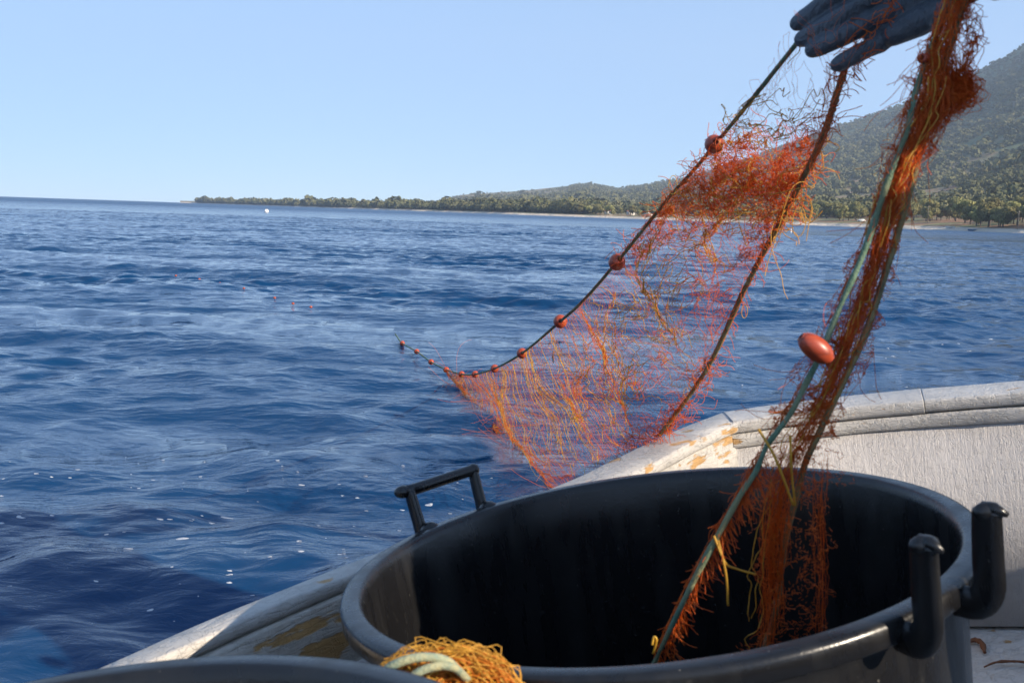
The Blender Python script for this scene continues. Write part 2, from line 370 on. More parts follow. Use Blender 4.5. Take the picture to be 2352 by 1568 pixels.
i, j = np.meshgrid(np.arange(4), np.arange(n_), indexing='ij'); j2 = (j+1) % n_
mesh_np('hull', Vh, [np.stack([i*n_+j, (i+1)*n_+j, (i+1)*n_+j2, i*n_+j2], -1).reshape(-1, 4), (np.arange(n_)+4*n_)[None]], M_HULL, boat)
mesh_np('deck', ringz(.975, 0.0), np.arange(n_)[None], M_DECK, boat, smooth=False)

# ------------------------------------------------------------------ tubs
def make_tub(name, cx, cy, zrim, R, label, lh, rh, zbot=0.0):
    """cx,cy in boat plan, zrim rim height; lh: angle of the whole handle, rh: angle of the broken one"""
    org = bw((cx, cy, zbot)); M = Matrix([list(RB[i])+[org[i]] for i in range(3)]+[[0, 0, 0, 1]])
    t = empty(name, mtx=M); tag(t, label, 'tub', 'black plastic net tubs'); H = zrim-zbot; Rb = R*.84
    ri = R-.0235
    def rw(z): return Rb+(ri-.004-Rb)*(z/H)
    prof = [(0.001, .012), (rw(.012)-.012, .012), (rw(.03), .03)]
    for z in np.linspace(.08, H-.012, 10): prof.append((rw(z), z))
    prof += [(ri-.002, H-.006), (ri+.001, H-.001), (ri+.004, H), (R-.006, H), (R-.002, H-.0015), (R, H-.006), (R, H-.021), (R-.002, H-.023), (R-.016, H-.023), (rw(H)+.006, H-.026)]
    for z in np.linspace(H-.04, .03, 10): prof.append((rw(z)+.006, z))
    prof += [(rw(.0)-.004, 0.0), (.001, 0.0)]
    V, F = lathe(prof, 144); mesh_np('tub_body', V, F, M_TUB, t)
    def pol(a, r, z): return np.array([r*math.cos(a), r*math.sin(a), z])
    if lh is not None:
        a0, a1 = lh
        b = MB(); ro = R+.004
        for a, s in ((a0, -1), (a1, 1)):
            P = spline([pol(a, R-.012, H-.012), pol(a, R+.012, H-.014), pol(a, R+.018, H+.006), pol(a, R+.023, H+.032), pol(a, R+.026, H+.050)], 18)
            b.tube(P, np.linspace(.0112, .0088, 18), 14, ecc=.8)
            b.ellipsoid(pol(a, R-.003, H-.008), (.015, .015, .014))
        A, B_ = pol(a0, R+.026, H+.050), pol(a1, R+.026, H+.050); d = (B_-A)/np.linalg.norm(B_-A)
        outw = pol((a0+a1)/2, 1, 0)
        b.tube(spline([A-d*.004-outw*-.010, A+d*.004, (A+B_)/2, B_-d*.002, B_+d*.006], 16), .0084, 14)
        b.ellipsoid(A-d*.008+outw*.005, (.0125, .0105, .0090)); b.ellipsoid(B_+d*.001, (.0095, .0095, .0092))
        b.build('handle', M_TUB, t)
    if rh is not None:
        for a in rh:
            b = MB()
            P = spline([pol(a, R-.010, H-.020), pol(a, R+.010, H-.021), pol(a, R+.0215, H-.006), pol(a, R+.0235, H+.02), pol(a, R+.026, H+.054), pol(a, R+.0275, H+.067)], 22)
            tang = np.array([-math.sin(a), math.cos(a), 0])
            b.tube(P, np.concatenate([np.linspace(.0158, .0142, 11), np.linspace(.0142, .0128, 11)]), 20, ecc=.56, ref=[0, 0, 1.])
            top = P[-1]
            b.ellipsoid(top-np.array([0, 0, .001]), (.0128, .0085, .0085))
            b.tube(np.array([top+pol(a, -.004, .001), top+pol(a, .007, .001), top+pol(a, .0175, -.0035)]), [.0068, .0062, .0022], 20)
            b.build('handle_post', M_TUB, t)
    return t
make_tub('net_tub', 0, 0, .60, .36, 'big round black tub whose empty inside faces the camera', (math.radians(141.5), math.radians(124)), (math.radians(-59.5), math.radians(-44)))
make_tub('net_tub', -.4555, -.7415, .68, .358, 'nearer black tub of which only the far rim shows at the bottom edge', None, None)

# ------------------------------------------------------------------ the hauled net
net = empty('fishing_net', loc=tuple(at(1830, 100, 1.17)))
tag(net, 'orange net with red floats hauled from the sea over the gunwale into a tub', 'net')
NI = np.array(net.location)
FL = [(1830, 100, 1.17), (1700, 262, 1.42), (1640, 335, 1.60), (1590, 395, 1.68), (1530, 462, 1.75), (1417, 602, 1.90), (1340, 690, 2.10), (1287, 738, 2.30), (1199, 811, 2.98), (1136, 846, 3.80), (1091, 859, 4.50), (1060, 859, 4.90), (1025, 849, 5.20)]
BL = [(1940, 160, 1.17), (1895, 300, 1.33), (1850, 400, 1.45), (1795, 505, 1.58), (1715, 655, 1.75), (1622, 850, 1.97), (1515, 1000, 2.11), (1450, 1052, 2.27), (1380, 1098, 2.45), (1310, 1128, 2.75), (1262, 1112, 3.15), (1198, 1048, 3.55), (1050, 878, 5.05)]
NS, NTT = 430, 44
Fp = spline(path(FL), NS); Bp = spline(path(BL), NS)
tt = np.linspace(0, 1, NTT)
ss = np.linspace(0, 1, NS)[:, None]
# gathers: the meshes crowd together in folds
warp = tt[None]+.055*snoise(NS, NTT, (22, 5), 31)*np.sin(np.pi*tt)[None]+.02*snoise(NS, NTT, (60, 14), 32)*np.sin(np.pi*tt)[None]
G = Fp[:, None]*(1-warp[..., None])+Bp[:, None]*warp[..., None]
span = np.linalg.norm(Fp-Bp, axis=1)[:, None]
G[..., 2] -= (.10*span*np.sin(np.pi*tt)[None]*(1-.6*ss))*(np.clip((ss-.12)*6, 0, 1))
env = np.sin(np.pi*np.clip(tt*1.02, 0, 1))[None, :, None]**.4
big = np.stack([snoise(NS, NTT, (26, 5), 40+q) for q in range(3)], -1)*.017
mid = np.stack([snoise(NS, NTT, (110, 22), 50+q) for q in range(3)], -1)*.0035
fin = rng.normal(size=(NS, NTT, 3))*.0011
G = G+env*(big*np.array([1, 1, .6])+mid)+fin
jit = ((np.arange(NS)[:, None]+np.arange(NTT)[None]) % 2)[..., None]
step = np.gradient(G, axis=0); G2 = G+step*(jit-.5)*.45
dist = np.linalg.norm(G2-CAM, axis=2)
keep1 = np.ones((NS-1, NTT-1), bool)
A = [G2[:, :-1].reshape(-1, 3)]; B = [G2[:, 1:].reshape(-1, 3)]; D = [dist[:, :-1].ravel()]
sel = (np.arange(NS-1)[:, None]+np.arange(NTT)[None]) % 2 == 0
A.append(G2[:-1][sel]); B.append(G2[1:][sel]); D.append(dist[:-1][sel])
A = np.vstack(A); B = np.vstack(B); D = np.concatenate(D)
# near the hand the sheet is a thin veil of wide meshes
kill = rng.random(len(A)) < .04
vi = int(NS*.17); top = np.zeros(len(A), bool); n1 = NS*(NTT-1)
rowid = np.concatenate([np.repeat(np.arange(NS), NTT-1), np.nonzero(sel)[0]]); top = rng.random(len(A)) < np.clip((vi*1.15-rowid)/(vi*.3), 0, 1)
ok = ~(kill | top); A, B, D = A[ok], B[ok], D[ok]
segs('netting', A-NI, B-NI, np.where(rng.random(len(A)) < .25, .00042, .00028)*np.clip(D/2.2, .8, 1.5), M_NET, net)
veil = []
def veil_grid(F_, B_, nu, nv, amp, sd):
    r = np.random.default_rng(sd); V_ = np.zeros((nu, nv, 3)); fi = spline(F_, nu); bi = spline(B_, nu); t_ = np.linspace(0, 1, nv)
    V_ = fi[:, None]*(1-t_[None, :, None])+bi[:, None]*t_[None, :, None]+r.normal(size=(nu, nv, 3))*amp
    V_[..., 2] -= (.03*np.sin(np.pi*t_))[None]
    def curl_(p, q):
        m_ = (p+q)/2+r.normal(size=3)*np.linalg.norm(q-p)*.11; return spline(np.array([p, m_, q]), 7)-NI
    for i_ in range(nu):
        for j_ in range(nv):
            if j_+1 < nv and r.random() < .9: veil.append(curl_(V_[i_, j_], V_[min(nu-1, i_+(j_ % 2)), j_+1]))
            if i_+1 < nu and (i_+j_) % 2 == 0: veil.append(curl_(V_[i_, j_], V_[i_+1, j_]))
veil_grid(path([(1830, 95, 1.16), (1760, 195, 1.28), (1690, 290, 1.45), (1660, 360, 1.58), (1650, 400, 1.62)]), path([(1935, 165, 1.17), (1915, 235, 1.25), (1893, 300, 1.33), (1855, 385, 1.44), (1830, 430, 1.5)]), 16, 11, .0028, 5)
veil_grid(path([(1812, 60, 1.155), (1780, 130, 1.20), (1725, 205, 1.33), (1685, 265, 1.42)]), path([(1830, 95, 1.16), (1790, 160, 1.22), (1745, 225, 1.34), (1700, 275, 1.43)]), 12, 4, .0022, 6)
veil_grid(path([(1905, 150, 1.15), (1895, 205, 1.2), (1885, 265, 1.29), (1860, 330, 1.38)]), path([(1940, 160, 1.16), (1915, 235, 1.25), (1897, 295, 1.33), (1875, 345, 1.40)]), 30, 8, .0020, 7)
veil_grid(path([(1830, 20, 1.13), (1850, 70, 1.12), (1880, 125, 1.11), (1905, 165, 1.12)]), path([(1930, -30, 1.10), (1940, 30, 1.10), (1955, 90, 1.10), (1975, 140, 1.105)]), 8, 6, .002, 8)
threads('netting', veil, .00018, M_NET, net)

def wisp(p0, d0, n, L, curl, sag=0., seed=None):
    """a loose thread: random walk from p0 heading d0"""
    r = rng; d = np.asarray(d0, float)/np.linalg.norm(d0); P = [np.asarray(p0, float)]; st = L/n; ax = r.normal(size=3)
    for q in range(n):
        ax = ax*.82+r.normal(size=3)*.6; d = d+np.cross(ax, d)*curl*.62+np.array([0, 0, -sag]); d /= np.linalg.norm(d); P.append(P[-1]+d*st)
    return np.array(P)
def bundle(P, width, n, mat, name, rad, part=(.3, 1.), wav=.006, flat=None, seed=0, wfreq=5):
    """threads that run along path P, spread within 'width' (per point), wandering"""
    P = np.asarray(P); m = len(P); T = np.gradient(P, axis=0); T /= np.linalg.norm(T, axis=1)[:, None]
    view = P-CAM; view /= np.linalg.norm(view, axis=1)[:, None]
    S = np.cross(T, view); S /= np.linalg.norm(S, axis=1)[:, None]; Q = np.cross(S, T)
    out = []; rads = []; width = np.broadcast_to(width, (m,))
    for a in range(n):
        l = rng.uniform(*part); a0 = rng.uniform(0, 1-l); i0 = int(a0*m); i1 = min(m, int((a0+l)*m)+2)
        if i1-i0 < 4: continue
        k = i1-i0; x = rng.normal()*.42+.5*snoise(k, 1, (max(1, int(wfreq*l)), 1), rng.integers(1e9))[:, 0]; y = rng.normal()*.3+.35*snoise(k, 1, (max(1, int(wfreq*l)), 1), rng.integers(1e9))[:, 0]
        x = np.clip(x, -1.25, 1.25)
        w_ = np.stack([snoise(k, 1, (max(2, int(k/3.)), 1), rng.integers(1e9))[:, 0] for _ in range(3)], -1)*wav
        out.append(P[i0:i1]+S[i0:i1]*(x*width[i0:i1])[:, None]+Q[i0:i1]*(y*width[i0:i1]*.7)[:, None]+w_); rads.append(rad*rng.uniform(.7, 1.35))
    return out, rads
# --- ropes
fl3 = spline(path(FL), 260); ext = spline(np.vstack([path([(1025, 849, 5.2), (990, 831, 5.45), (957, 807, 5.85), (924, 788, 6.25), (908, 767, 6.55)]), ]), 40)
far_px = [(860, 741, 7.1), (789, 722, 7.9), (714, 705, 8.6), (673, 697, 9.0), (631, 684, 9.6), (560, 662, 11.), (505, 650, 12.), (458, 641, 13.), (404, 633, 14.)]
MB().tube(np.vstack([fl3, ext[1:]])-NI, np.concatenate([np.interp(np.linspace(0, 1, 260), [0, .3, 1], [.0030, .0028, .0042]), np.full(39, .0042)]), 8).build('float_line', M_TEAL, net)
ll3 = spline(path(BL[:7]), 160); MB().tube(ll3-NI, .0042, 9).build('lead_line', M_OLIVE, net)
# --- floats
def float_mesh(name, c, ax, r=.0185, L=.0235):
    ax = ax/np.linalg.norm(ax); q = Vector((0, 0, 1)).rotation_difference(Vector(ax)); R = np.array(q.to_matrix())
    a = np.linspace(.22, np.pi-.22, 16); prof = [(r*math.sin(x)**.85, -L*math.cos(x)) for x in a]
    z0, z1 = prof[0][1], prof[-1][1]; h = .0045
    prof = [(h, z1*.6), (h, z0*.9)]+[(h+.0005, z0)]+prof+[(h+.0005, z1), (h, z1*.9), (h, z1*.6)]
    V, F = lathe(prof, 24); return mesh_np(name, V@R.T+c-NI, F, M_FLOAT, net)
all_pts = np.vstack([fl3, ext])
def tang(p):
    i = np.argmin(((all_pts-p)**2).sum(1)); i = min(max(i, 2), len(all_pts)-3); return all_pts[i+2]-all_pts[i-2]
fl_px = [(1640, 331, 1.555), (1417, 602, 1.90), (1287, 738, 2.30), (1199, 811, 2.98), (1136, 846, 3.80), (1091, 859, 4.50), (1060, 859, 4.90), (1025, 849, 5.2), (990, 831, 5.45), (957, 807, 5.85), (924, 788, 6.25)]
for q, p in enumerate(fl_px):
    c = at(*p); d = tang(c); view = (c-CAM)/np.linalg.norm(c-CAM)
    ax = d/np.linalg.norm(d)+view*rng.uniform(.1, .7)*(1 if q % 2 else 1.2)
    float_mesh('float', c, ax, .0146 if q < 1 else .0162, .0165)

# --- hanging gathered length from the other hand into the tub
TE = [(2215, -120, .97), (2192, 0, .975), (2120, 180, .98), (2082, 290, .985), (2030, 440, .99), (1972, 600, 1.0), (1900, 760, 1.01), (1848, 880, 1.02), (1790, 972, 1.03), (1742, 1050, 1.04), (1700, 1130, 1.05), (1640, 1235, 1.06), (1570, 1372, 1.08), (1505, 1510, 1.10), (1470, 1600, 1.12)]
OC = [(2235, -120, .98), (2215, 0, .985), (2152, 200, .99), (2118, 330, .99), (2078, 480, 1.0), (2042, 600, 1.0), (1990, 760, 1.01), (1930, 890, 1.02), (1882, 992, 1.03), (1850, 1062, 1.05), (1832, 1130, 1.07), (1802, 1250, 1.10), (1782, 1400, 1.13), (1752, 1500, 1.15)]
CE = [(2200, -120, .97), (2190, 0, .975), (2150, 130, .98), (2130, 260, .98), (2075, 380, .985), (2045, 480, .99), (2005, 620, 1.0), (1955, 760, 1.01), (1900, 900, 1.02), (1835, 1030, 1.04), (1800, 1130, 1.07), (1775, 1280, 1.10), (1765, 1400, 1.13), (1740, 1520, 1.16)]
WD = np.array([34, 36, 50, 66, 46, 40, 42, 40, 40, 52, 62, 66, 60, 55])*.98/FOC
CEs = spline(path(CE), 150); WDs = np.interp(np.linspace(0, 1, 150), np.linspace(0, 1, len(WD)), WD)
along_ = lambda pts: spline(path(pts), 90)
o1, r1 = bundle(CEs, WDs*.42, 120, M_NET, '', .00026, (.10, .5), .0030, wfreq=9)
# dense upper wad behind
seg_ = slice(0, 62)
o2, r2 = bundle(CEs[seg_]+np.array([.004, .004, 0]), WDs[seg_]*.50, 150, M_NET, '', .00032, (.12, .7), .0035, wfreq=9)
seg2 = slice(40, 108)
o5, r5 = bundle(CEs[seg2]+np.array([.002, .003, 0]), WDs[seg2]*.30, 60, M_NET, '', .00034, (.15, .7), .0025, wfreq=9)
o2 += o5; r2 += r5
o6, r6 = bundle(along_([(1882, 1040, 1.045), (1880, 1180, 1.07), (1886, 1340, 1.10), (1880, 1520, 1.13)]), np.full(90, 15*1.05/FOC), 20, M_NET, '', .00026, (.25, .9), .0006, wfreq=3)
o7, r7 = bundle(along_([(1815, 1010, 1.04), (1782, 1150, 1.065), (1775, 1300, 1.10), (1765, 1520, 1.13)]), np.full(90, 26*1.05/FOC), 75, M_NET, '', .00026, (.25, .9), .0006, wfreq=3)
o2 += o6+o7; r2 += r6+r7
# side lump at (2190,190)
LU = spline(path([(2150, 140, .99), (2190, 185, 1.0), (2215, 215, 1.0), (2150, 250, 1.0), (2120, 285, 1.0)]), 40)
o3, r3 = bundle(LU, np.full(40, 24*.99/FOC), 230, M_NET, '', .00030, (.3, 1.), .005)
WS = spline(path([(2195, -20, .99), (2228, 60, 1.0), (2225, 120, 1.0), (2205, 190, 1.0), (2225, 160, 1.0)]), 40)
o4, r4 = bundle(WS, np.full(40, 12*.99/FOC), 30, M_NET, '', .00035, (.4, 1.), .006)
threads('netting', [p-NI for p in o1+o2+o3+o4], r1+r2+r3+r4, M_NET, net)
NU, NV = 620, 26
LB = [(x-6, y, d+.004) for x, y, d in TE[:9]]+[(1758, 1050, 1.045), (1746, 1130, 1.06), (1742, 1250, 1.08), (1738, 1400, 1.10), (1735, 1520, 1.12)]
RBd = [(x+10, y, d+.004) for x, y, d in OC[:8]]+[(1906, 992, 1.03), (1899, 1062, 1.04), (1900, 1150, 1.06), (1900, 1280, 1.08), (1898, 1400, 1.10), (1880, 1520, 1.12)]
Ls = spline(path(LB), NU); Rs_ = spline(path(RBd), NU)
tq = np.linspace(0, 1, NV)[None]+.16*snoise(NU, NV, (40, 4), 71)+.05*snoise(NU, NV, (150, 9), 72)
H = Ls[:, None]*(1-tq[..., None])+Rs_[:, None]*tq[..., None]+np.stack([snoise(NU, NV, (60, 6), 73+q) for q in range(3)], -1)*.0055+rng.normal(size=(NU, NV, 3))*.0009
lo = np.clip((np.arange(NU)/NU-.62)/.2, 0, 1); _ = 0
jh = (np.arange(NU)[:, None]+np.arange(NV)[None]) % 2 == 0
HA = [H[:-1][jh[:-1]], H[:, :-1].reshape(-1, 3)]; HB = [H[1:][jh[:-1]], H[:, 1:].reshape(-1, 3)]
HA = np.vstack(HA); HB = np.vstack(HB); rowh = np.concatenate([np.repeat(np.arange(NU-1), jh[:-1].sum(1)), np.repeat(np.arange(NU), NV-1)]); crossh = np.arange(len(HA)) >= jh[:-1].sum()
okh = rng.random(len(HA)) < np.where(crossh & (rowh > NU*.62), .07, .66)
segs('netting', HA[okh]-NI, HB[okh]-NI, np.full(okh.sum(), .00034), M_NET, net)
hang = []
for q in range(120):                                            # wisps standing off the left and right edges
    i = int(rng.integers(0, int(NU*.6))); e_ = H[i, 0] if rng.random() < .6 else H[i, -1]; d = (Ls[min(NU-1, i+3)]-Ls[max(0, i-3)]); d /= np.linalg.norm(d)
    hang.append(wisp(e_, d*1.2+rng.normal(size=3)*.5, 10, rng.uniform(.02, .06), .14, .02)-NI)
threads('loose_thread', hang, .00034, M_NET, net)
y1, yr1 = bundle(CEs, WDs*.6, 12, M_YEL, '', .0007, (.15, .5), .003)
b = MB(); b.tube(spline(path(TE), 140)+(FW*.02)[None]*np.clip(1-np.linspace(0, 1, 140)*2.6, 0, 1)[:, None]-(FW*.006)[None]+np.stack([snoise(140, 1, (18, 1), 300+q)[:, 0] for q in range(3)], -1)*.0013-NI, .0031+.0004*snoise(140, 1, (50, 1), 310)[:, 0], 10); b.build('float_line', M_TEAL, net)
b = MB(); b.tube(spline(path(OC), 140)-NI, .0036, 10); b.build('lead_line', M_OLIVE, net)
# float on that length, tied askew
float_mesh('float', at(1874, 800, .985), at(1914, 832, .985)-at(1834, 768, .985), 0.0118, .0195)
float_mesh('float', at(2125, 134, .985), at(2135, 134, .99)-at(2115, 134, .98), .0052, .0062)
# short fringes on the teal rope inside the tub
fr = []; tes = spline(path(TE), 140)
for q in range(560):
    i = rng.integers(88, 136); d = tes[i+1]-tes[i]; fr.append(wisp(tes[i]+rng.normal(size=3)*.002, d*.6/np.linalg.norm(d)+np.array([.55, 0, -.35])*rng.uniform(.2, 1.6)+rng.normal(size=3)*.25, 8, rng.uniform(.012, .038), .16, .06)-NI)
P_ = tes+(FW*.02)[None]*np.clip(1-np.linspace(0, 1, 140)*2.6, 0, 1)[:, None]
for q in range(120):                                            # lashings wound on the rope
    i = int(rng.integers(0, 122)); k = int(rng.integers(6, 16)); sl_ = P_[i:i+k]; a = np.linspace(0, rng.uniform(2, 7), len(sl_))+rng.uniform(0, 6)
    fr.append(sl_+.0040*(np.cos(a)[:, None]*RT+np.sin(a)[:, None]*FW)-NI)
for q in range(420):                                            # lashings on the float line and lead line of the sheet
    src = fl3 if q % 2 else ll3; i = int(rng.integers(8, 150)); k = int(rng.integers(4, 14)); sl_ = src[i:i+k]; a = np.linspace(0, rng.uniform(3, 11), len(sl_))+rng.uniform(0, 6)
    if len(sl_) > 3: fr.append(spline(sl_+(.0052 if q % 2 == 0 else .0040)*(np.cos(a)[:, None]*RT+np.sin(a)[:, None]*FW), 20)-NI)
threads('netting', fr, .00042, M_NET, net)
# --- tangles of the hauled sheet
tg = []; ty = []; TDENS = .38
def along(pts, n): return spline(path(pts), n)
def tangle(pts, spread, n, L, curl, lst, sag=0., grav=.4):
    P = along(pts, 200)
    for q in range(int(n*TDENS)):
        i = rng.integers(0, 199); p = P[i]+rng.normal(size=3)*spread*np.array([1, .7, 1]); d = (P[min(199, i+4)]-P[max(0, i-4)]); d /= np.linalg.norm(d)
        lst.append(wisp(p, d*rng.choice([-1, 1])*.6+rng.normal(size=3)*.9+np.array([0, 0, -grav]), 14, L*rng.uniform(.5, 1.4), curl, sag)-NI)
tangle([(1660, 385, 1.62), (1710, 405, 1.6), (1770, 390, 1.55), (1850, 355, 1.45)], .010, 230, .07, .28, tg)
tangle([(1600, 410, 1.68), (1640, 440, 1.66), (1700, 450, 1.62), (1740, 430, 1.6)], .010, 170, .08, .26, tg)
mass = []
def crush(F_, B_, nu, nv, amp, cl, sd, keep=.85):
    """net meshes pushed together: still a knotted grid, but slack"""
    r = np.random.default_rng(sd); fi = spline(path(F_), nu); bi = spline(path(B_), nu)
    t_ = np.linspace(0, 1, nv)[None]+.10*snoise(nu, nv, (8, 3), sd+1); V_ = fi[:, None]*(1-t_[..., None])+bi[:, None]*t_[..., None]
    V_ = V_+np.stack([snoise(nu, nv, (12, 4), sd+2+q) for q in range(3)], -1)*amp*2.2+r.normal(size=(nu, nv, 3))*amp
    def c_(p, q):
        m_ = (p+q)/2+r.normal(size=3)*max(np.linalg.norm(q-p), .010)*cl+np.array([0, 0, -.0015]); return spline(np.array([p, m_, q]), 6)-NI
    for i_ in range(nu):
        for j_ in range(nv):
            if j_+1 < nv and r.random() < keep: mass.append(c_(V_[i_, j_], V_[min(nu-1, i_+(j_ % 2)), j_+1]))
            if i_+1 < nu and (i_+j_) % 2 == 0 and r.random() < keep: mass.append(c_(V_[i_, j_], V_[i_+1, j_]))
crush([(1655, 372, 1.62), (1710, 378, 1.59), (1770, 360, 1.55), (1830, 325, 1.45), (1880, 300, 1.38)], [(1610, 430, 1.68), (1690, 450, 1.64), (1740, 440, 1.6), (1790, 430, 1.55), (1845, 400, 1.46)], 56, 17, .0035, .34, 201)
crush([(1700, 300, 1.47), (1672, 345, 1.56), (1665, 380, 1.61)], [(1775, 300, 1.46), (1740, 345, 1.53), (1725, 380, 1.58)], 16, 10, .003, .35, 231, .8)
crush([(1790, 290, 1.44), (1830, 275, 1.38), (1880, 250, 1.3)], [(1760, 365, 1.55), (1820, 345, 1.46), (1872, 322, 1.39)], 14, 5, .003, .22, 241, .6)
crush([(1600, 395, 1.66), (1560, 440, 1.70), (1500, 500, 1.80), (1440, 575, 1.88)], [(1680, 470, 1.66), (1640, 500, 1.70), (1560, 540, 1.78), (1475, 590, 1.88)], 60, 14, .0035, .34, 251, .8)
crush([(1840, 400, 1.46), (1795, 500, 1.57), (1740, 600, 1.69)], [(1770, 430, 1.52), (1735, 510, 1.6), (1700, 600, 1.7)], 44, 10, .004, .36, 261, .7)
threads('netting', mass, .00040, M_NET, net)
tangle([(1690, 280, 1.45), (1665, 320, 1.55), (1690, 375, 1.6)], .010, 70, .06, .3, tg)
tangle([(1690, 265, 1.44), (1650, 330, 1.58)], .005, 25, .04, .35, ty)
tangle([(1700, 400, 1.6), (1740, 440, 1.6), (1780, 420, 1.58)], .02, 60, .10, .25, ty, .05)
tangle([(1880, 310, 1.38), (1850, 390, 1.46), (1800, 490, 1.58), (1780, 530, 1.6)], .005, 110, .05, .5, ty, .03)
tangle([(1845, 400, 1.46), (1845, 460, 1.50), (1790, 520, 1.58)], .012, 26, .14, .3, ty, .08)
tangle([(1940, 165, 1.17), (1900, 290, 1.32), (1850, 400, 1.45), (1800, 495, 1.57)], .004, 320, .032, .2, tg)
tangle([(1800, 495, 1.57), (1700, 685, 1.79), (1625, 840, 1.97), (1545, 965, 2.09), (1510, 1003, 2.12)], .005, 420, .05, .25, tg)
tangle([(1640, 820, 1.95), (1560, 940, 2.07), (1500, 990, 2.12)], .011, 260, .06, .36, tg)
tangle([(1350, 775, 2.2), (1375, 840, 2.2), (1430, 878, 2.18), (1490, 862, 2.12), (1535, 800, 2.0), (1560, 740, 1.95)], .009, 210, .06, .30, tg)
tangle([(1515, 1003, 2.12), (1460, 1015, 2.15), (1430, 1020, 2.2)], .008, 130, .05, .4, tg)
tangle([(1640, 340, 1.6), (1530, 465, 1.76), (1420, 600, 1.9)], .005, 300, .04, .28, tg)
tangle([(1590, 560, 1.75), (1610, 640, 1.8), (1625, 740, 1.85)], .012, 120, .07, .3, tg)
tangle([(1285, 880, 2.8), (1330, 905, 2.6), (1350, 870, 2.5)], .016, 90, .07, .35, tg)
tangle([(1035, 868, 5.0), (1110, 912, 4.4), (1152, 985, 3.9), (1200, 1052, 3.5), (1268, 1112, 3.1)], .012, 330, .22, .10, tg, 0., .5)
tangle([(1950, 165, 1.165), (1966, 124, 1.145), (1988, 92, 1.118), (2022, 45, 1.112), (2060, -30, 1.10)], .006, 190, .024, .12, tg)
threads('loose_thread', tg, .00056, M_NET, net)
# yellow twines hanging down through the sheet
for q in range(280):
    f = rng.beta(1.5, 1.3); i = int(f*(NS-1)); j0 = rng.integers(0, int(NTT*.55)); n = rng.integers(8, 22)
    jj = np.clip(j0+np.linspace(0, n*.9, 14), 0, NTT-1); i2 = np.clip(i+np.cumsum(rng.normal(size=14)*2.2), 0, NS-1).astype(int)
    P = G[i2, jj.astype(int)]+np.cumsum(rng.normal(size=(14, 3))*.0012, 0)
    ty.append(spline(P, 32)-NI)
for q in range(110):                                            # fan of bound meshes near the sea end
    f = rng.uniform(.60, .985); i = int(f*(NS-1)); i2 = min(NS-1, int(i+rng.integers(0, 26)))
    jj = np.linspace(0, rng.uniform(.5, 1)*(NTT-1), 16).astype(int); P = G[np.linspace(i, i2, 16).astype(int), jj]+np.cumsum(rng.normal(size=(16, 3))*.0016, 0)
    (ty if rng.random() < .6 else tg).append(P-NI)
# little loops
for (x, y, d, s) in ((1710, 715, 1.8, .012), (1850, 480, 1.5, .020), (1835, 510, 1.5, .022), (1590, 880, 2.05, .012), (1575, 900, 2.08, .010), (1535, 985, 2.1, .014), (1345, 930, 2.5, .012), (1545, 425, 1.72, .016)):
    c = at(x, y, d); a = np.linspace(-.6, 5.6, 22); ty.append(c+np.stack([np.sin(a)*s*.45, rng.normal()*.003*np.ones(22), np.cos(a)*s], -1)-NI)
ty += [p-NI for p in y1]
threads('yellow_twine', ty, .00060, M_YEL, net, 4)
# thick yellow ends at the tub rim
for pts in ([(1742, 985, 1.02), (1775, 1040, 1.02), (1800, 1100, 1.03), (1822, 1160, 1.05)], [(1815, 1000, 1.03), (1818, 1080, 1.04), (1826, 1160, 1.06)], [(1640, 1230, 1.05), (1665, 1290, 1.05), (1690, 1305, 1.06), (1735, 1318, 1.07)], [(1650, 1240, 1.05), (1668, 1320, 1.05), (1672, 1390, 1.06)], [(1500, 1500, 1.09), (1508, 1470, 1.08), (1502, 1462, 1.08), (1498, 1480, 1.08)]):
    MB().tube(spline(path(pts), 24)-NI, .0013, 6).build('twine_end', M_YEL, net)
# dark twig caught in the mesh
MB().tube(path([(1271, 806, 2.4), (1270, 820, 2.4), (1271, 834, 2.4)])-NI, [.001, .0022, .001], 6).build('caught_twig', M_RUST, net)
tag(net.children[0])

# --- farther floats of the same line, riding on the water
for p in far_px[1:]:
    c = at(p[0], p[1], p[2]); dz = (CAM[2]-.012)/(CAM[2]-c[2]); c = CAM+(c-CAM)*dz
    float_mesh('float', c, np.array([1, .4, rng.uniform(-.3, .3)]), 00.0105, .0125)

# ------------------------------------------------------------------ net heap on the nearer tub
_at = at
def at(x, y, d): return _at(x-38, y+32, d)
heap = empty('net_heap', loc=tuple(at(1030, 1560, .80))); HI = np.array(heap.location)
tag(heap, 'sunlit bundle of yellow and orange netting with pale rope lying on the tub rims', 'net')
core = along([(905, 1640, .81), (960, 1560, .80), (1030, 1530, .80), (1110, 1535, .80), (1160, 1570, .80), (1180, 1640, .81)], 40)
c1, cr1 = bundle(core+np.array([0, 0, -.004]), np.full(40, .018), 700, M_NET, '', .0006, (.3, .9), .004)
threads('netting', [p-HI for p in c1], [r*1.1 for r in cr1], thread_mat('sunlit_net', (.86, .27, .03)), heap)
c2, cr2 = bundle(core+np.array([0, 0, -.001]), np.full(40, .021), 620, M_YEL, '', .0008, (.3, .9), .004)
loops = []
for (x, y, s) in ((1135, 1545, .009), (950, 1515, .012), (1150, 1560, .007)):
    c = at(x, y, .785); a = np.linspace(0, 6.0, 26); loops.append(c+np.stack([np.sin(a)*s, -.004+0*a, np.cos(a)*s*1.1], -1))
threads('yellow_twine', [p-HI for p in c2+loops], .00042, M_YEL, heap, 4)
b = MB()
b.tube(along([(845, 1612, .785), (876, 1556, .775), (912, 1516, .770), (955, 1488, .768), (1010, 1476, .770), (1062, 1484, .775), (1095, 1512, .79)], 50)-HI, .0036, 10)
b.build('rope', M_PALE, heap)
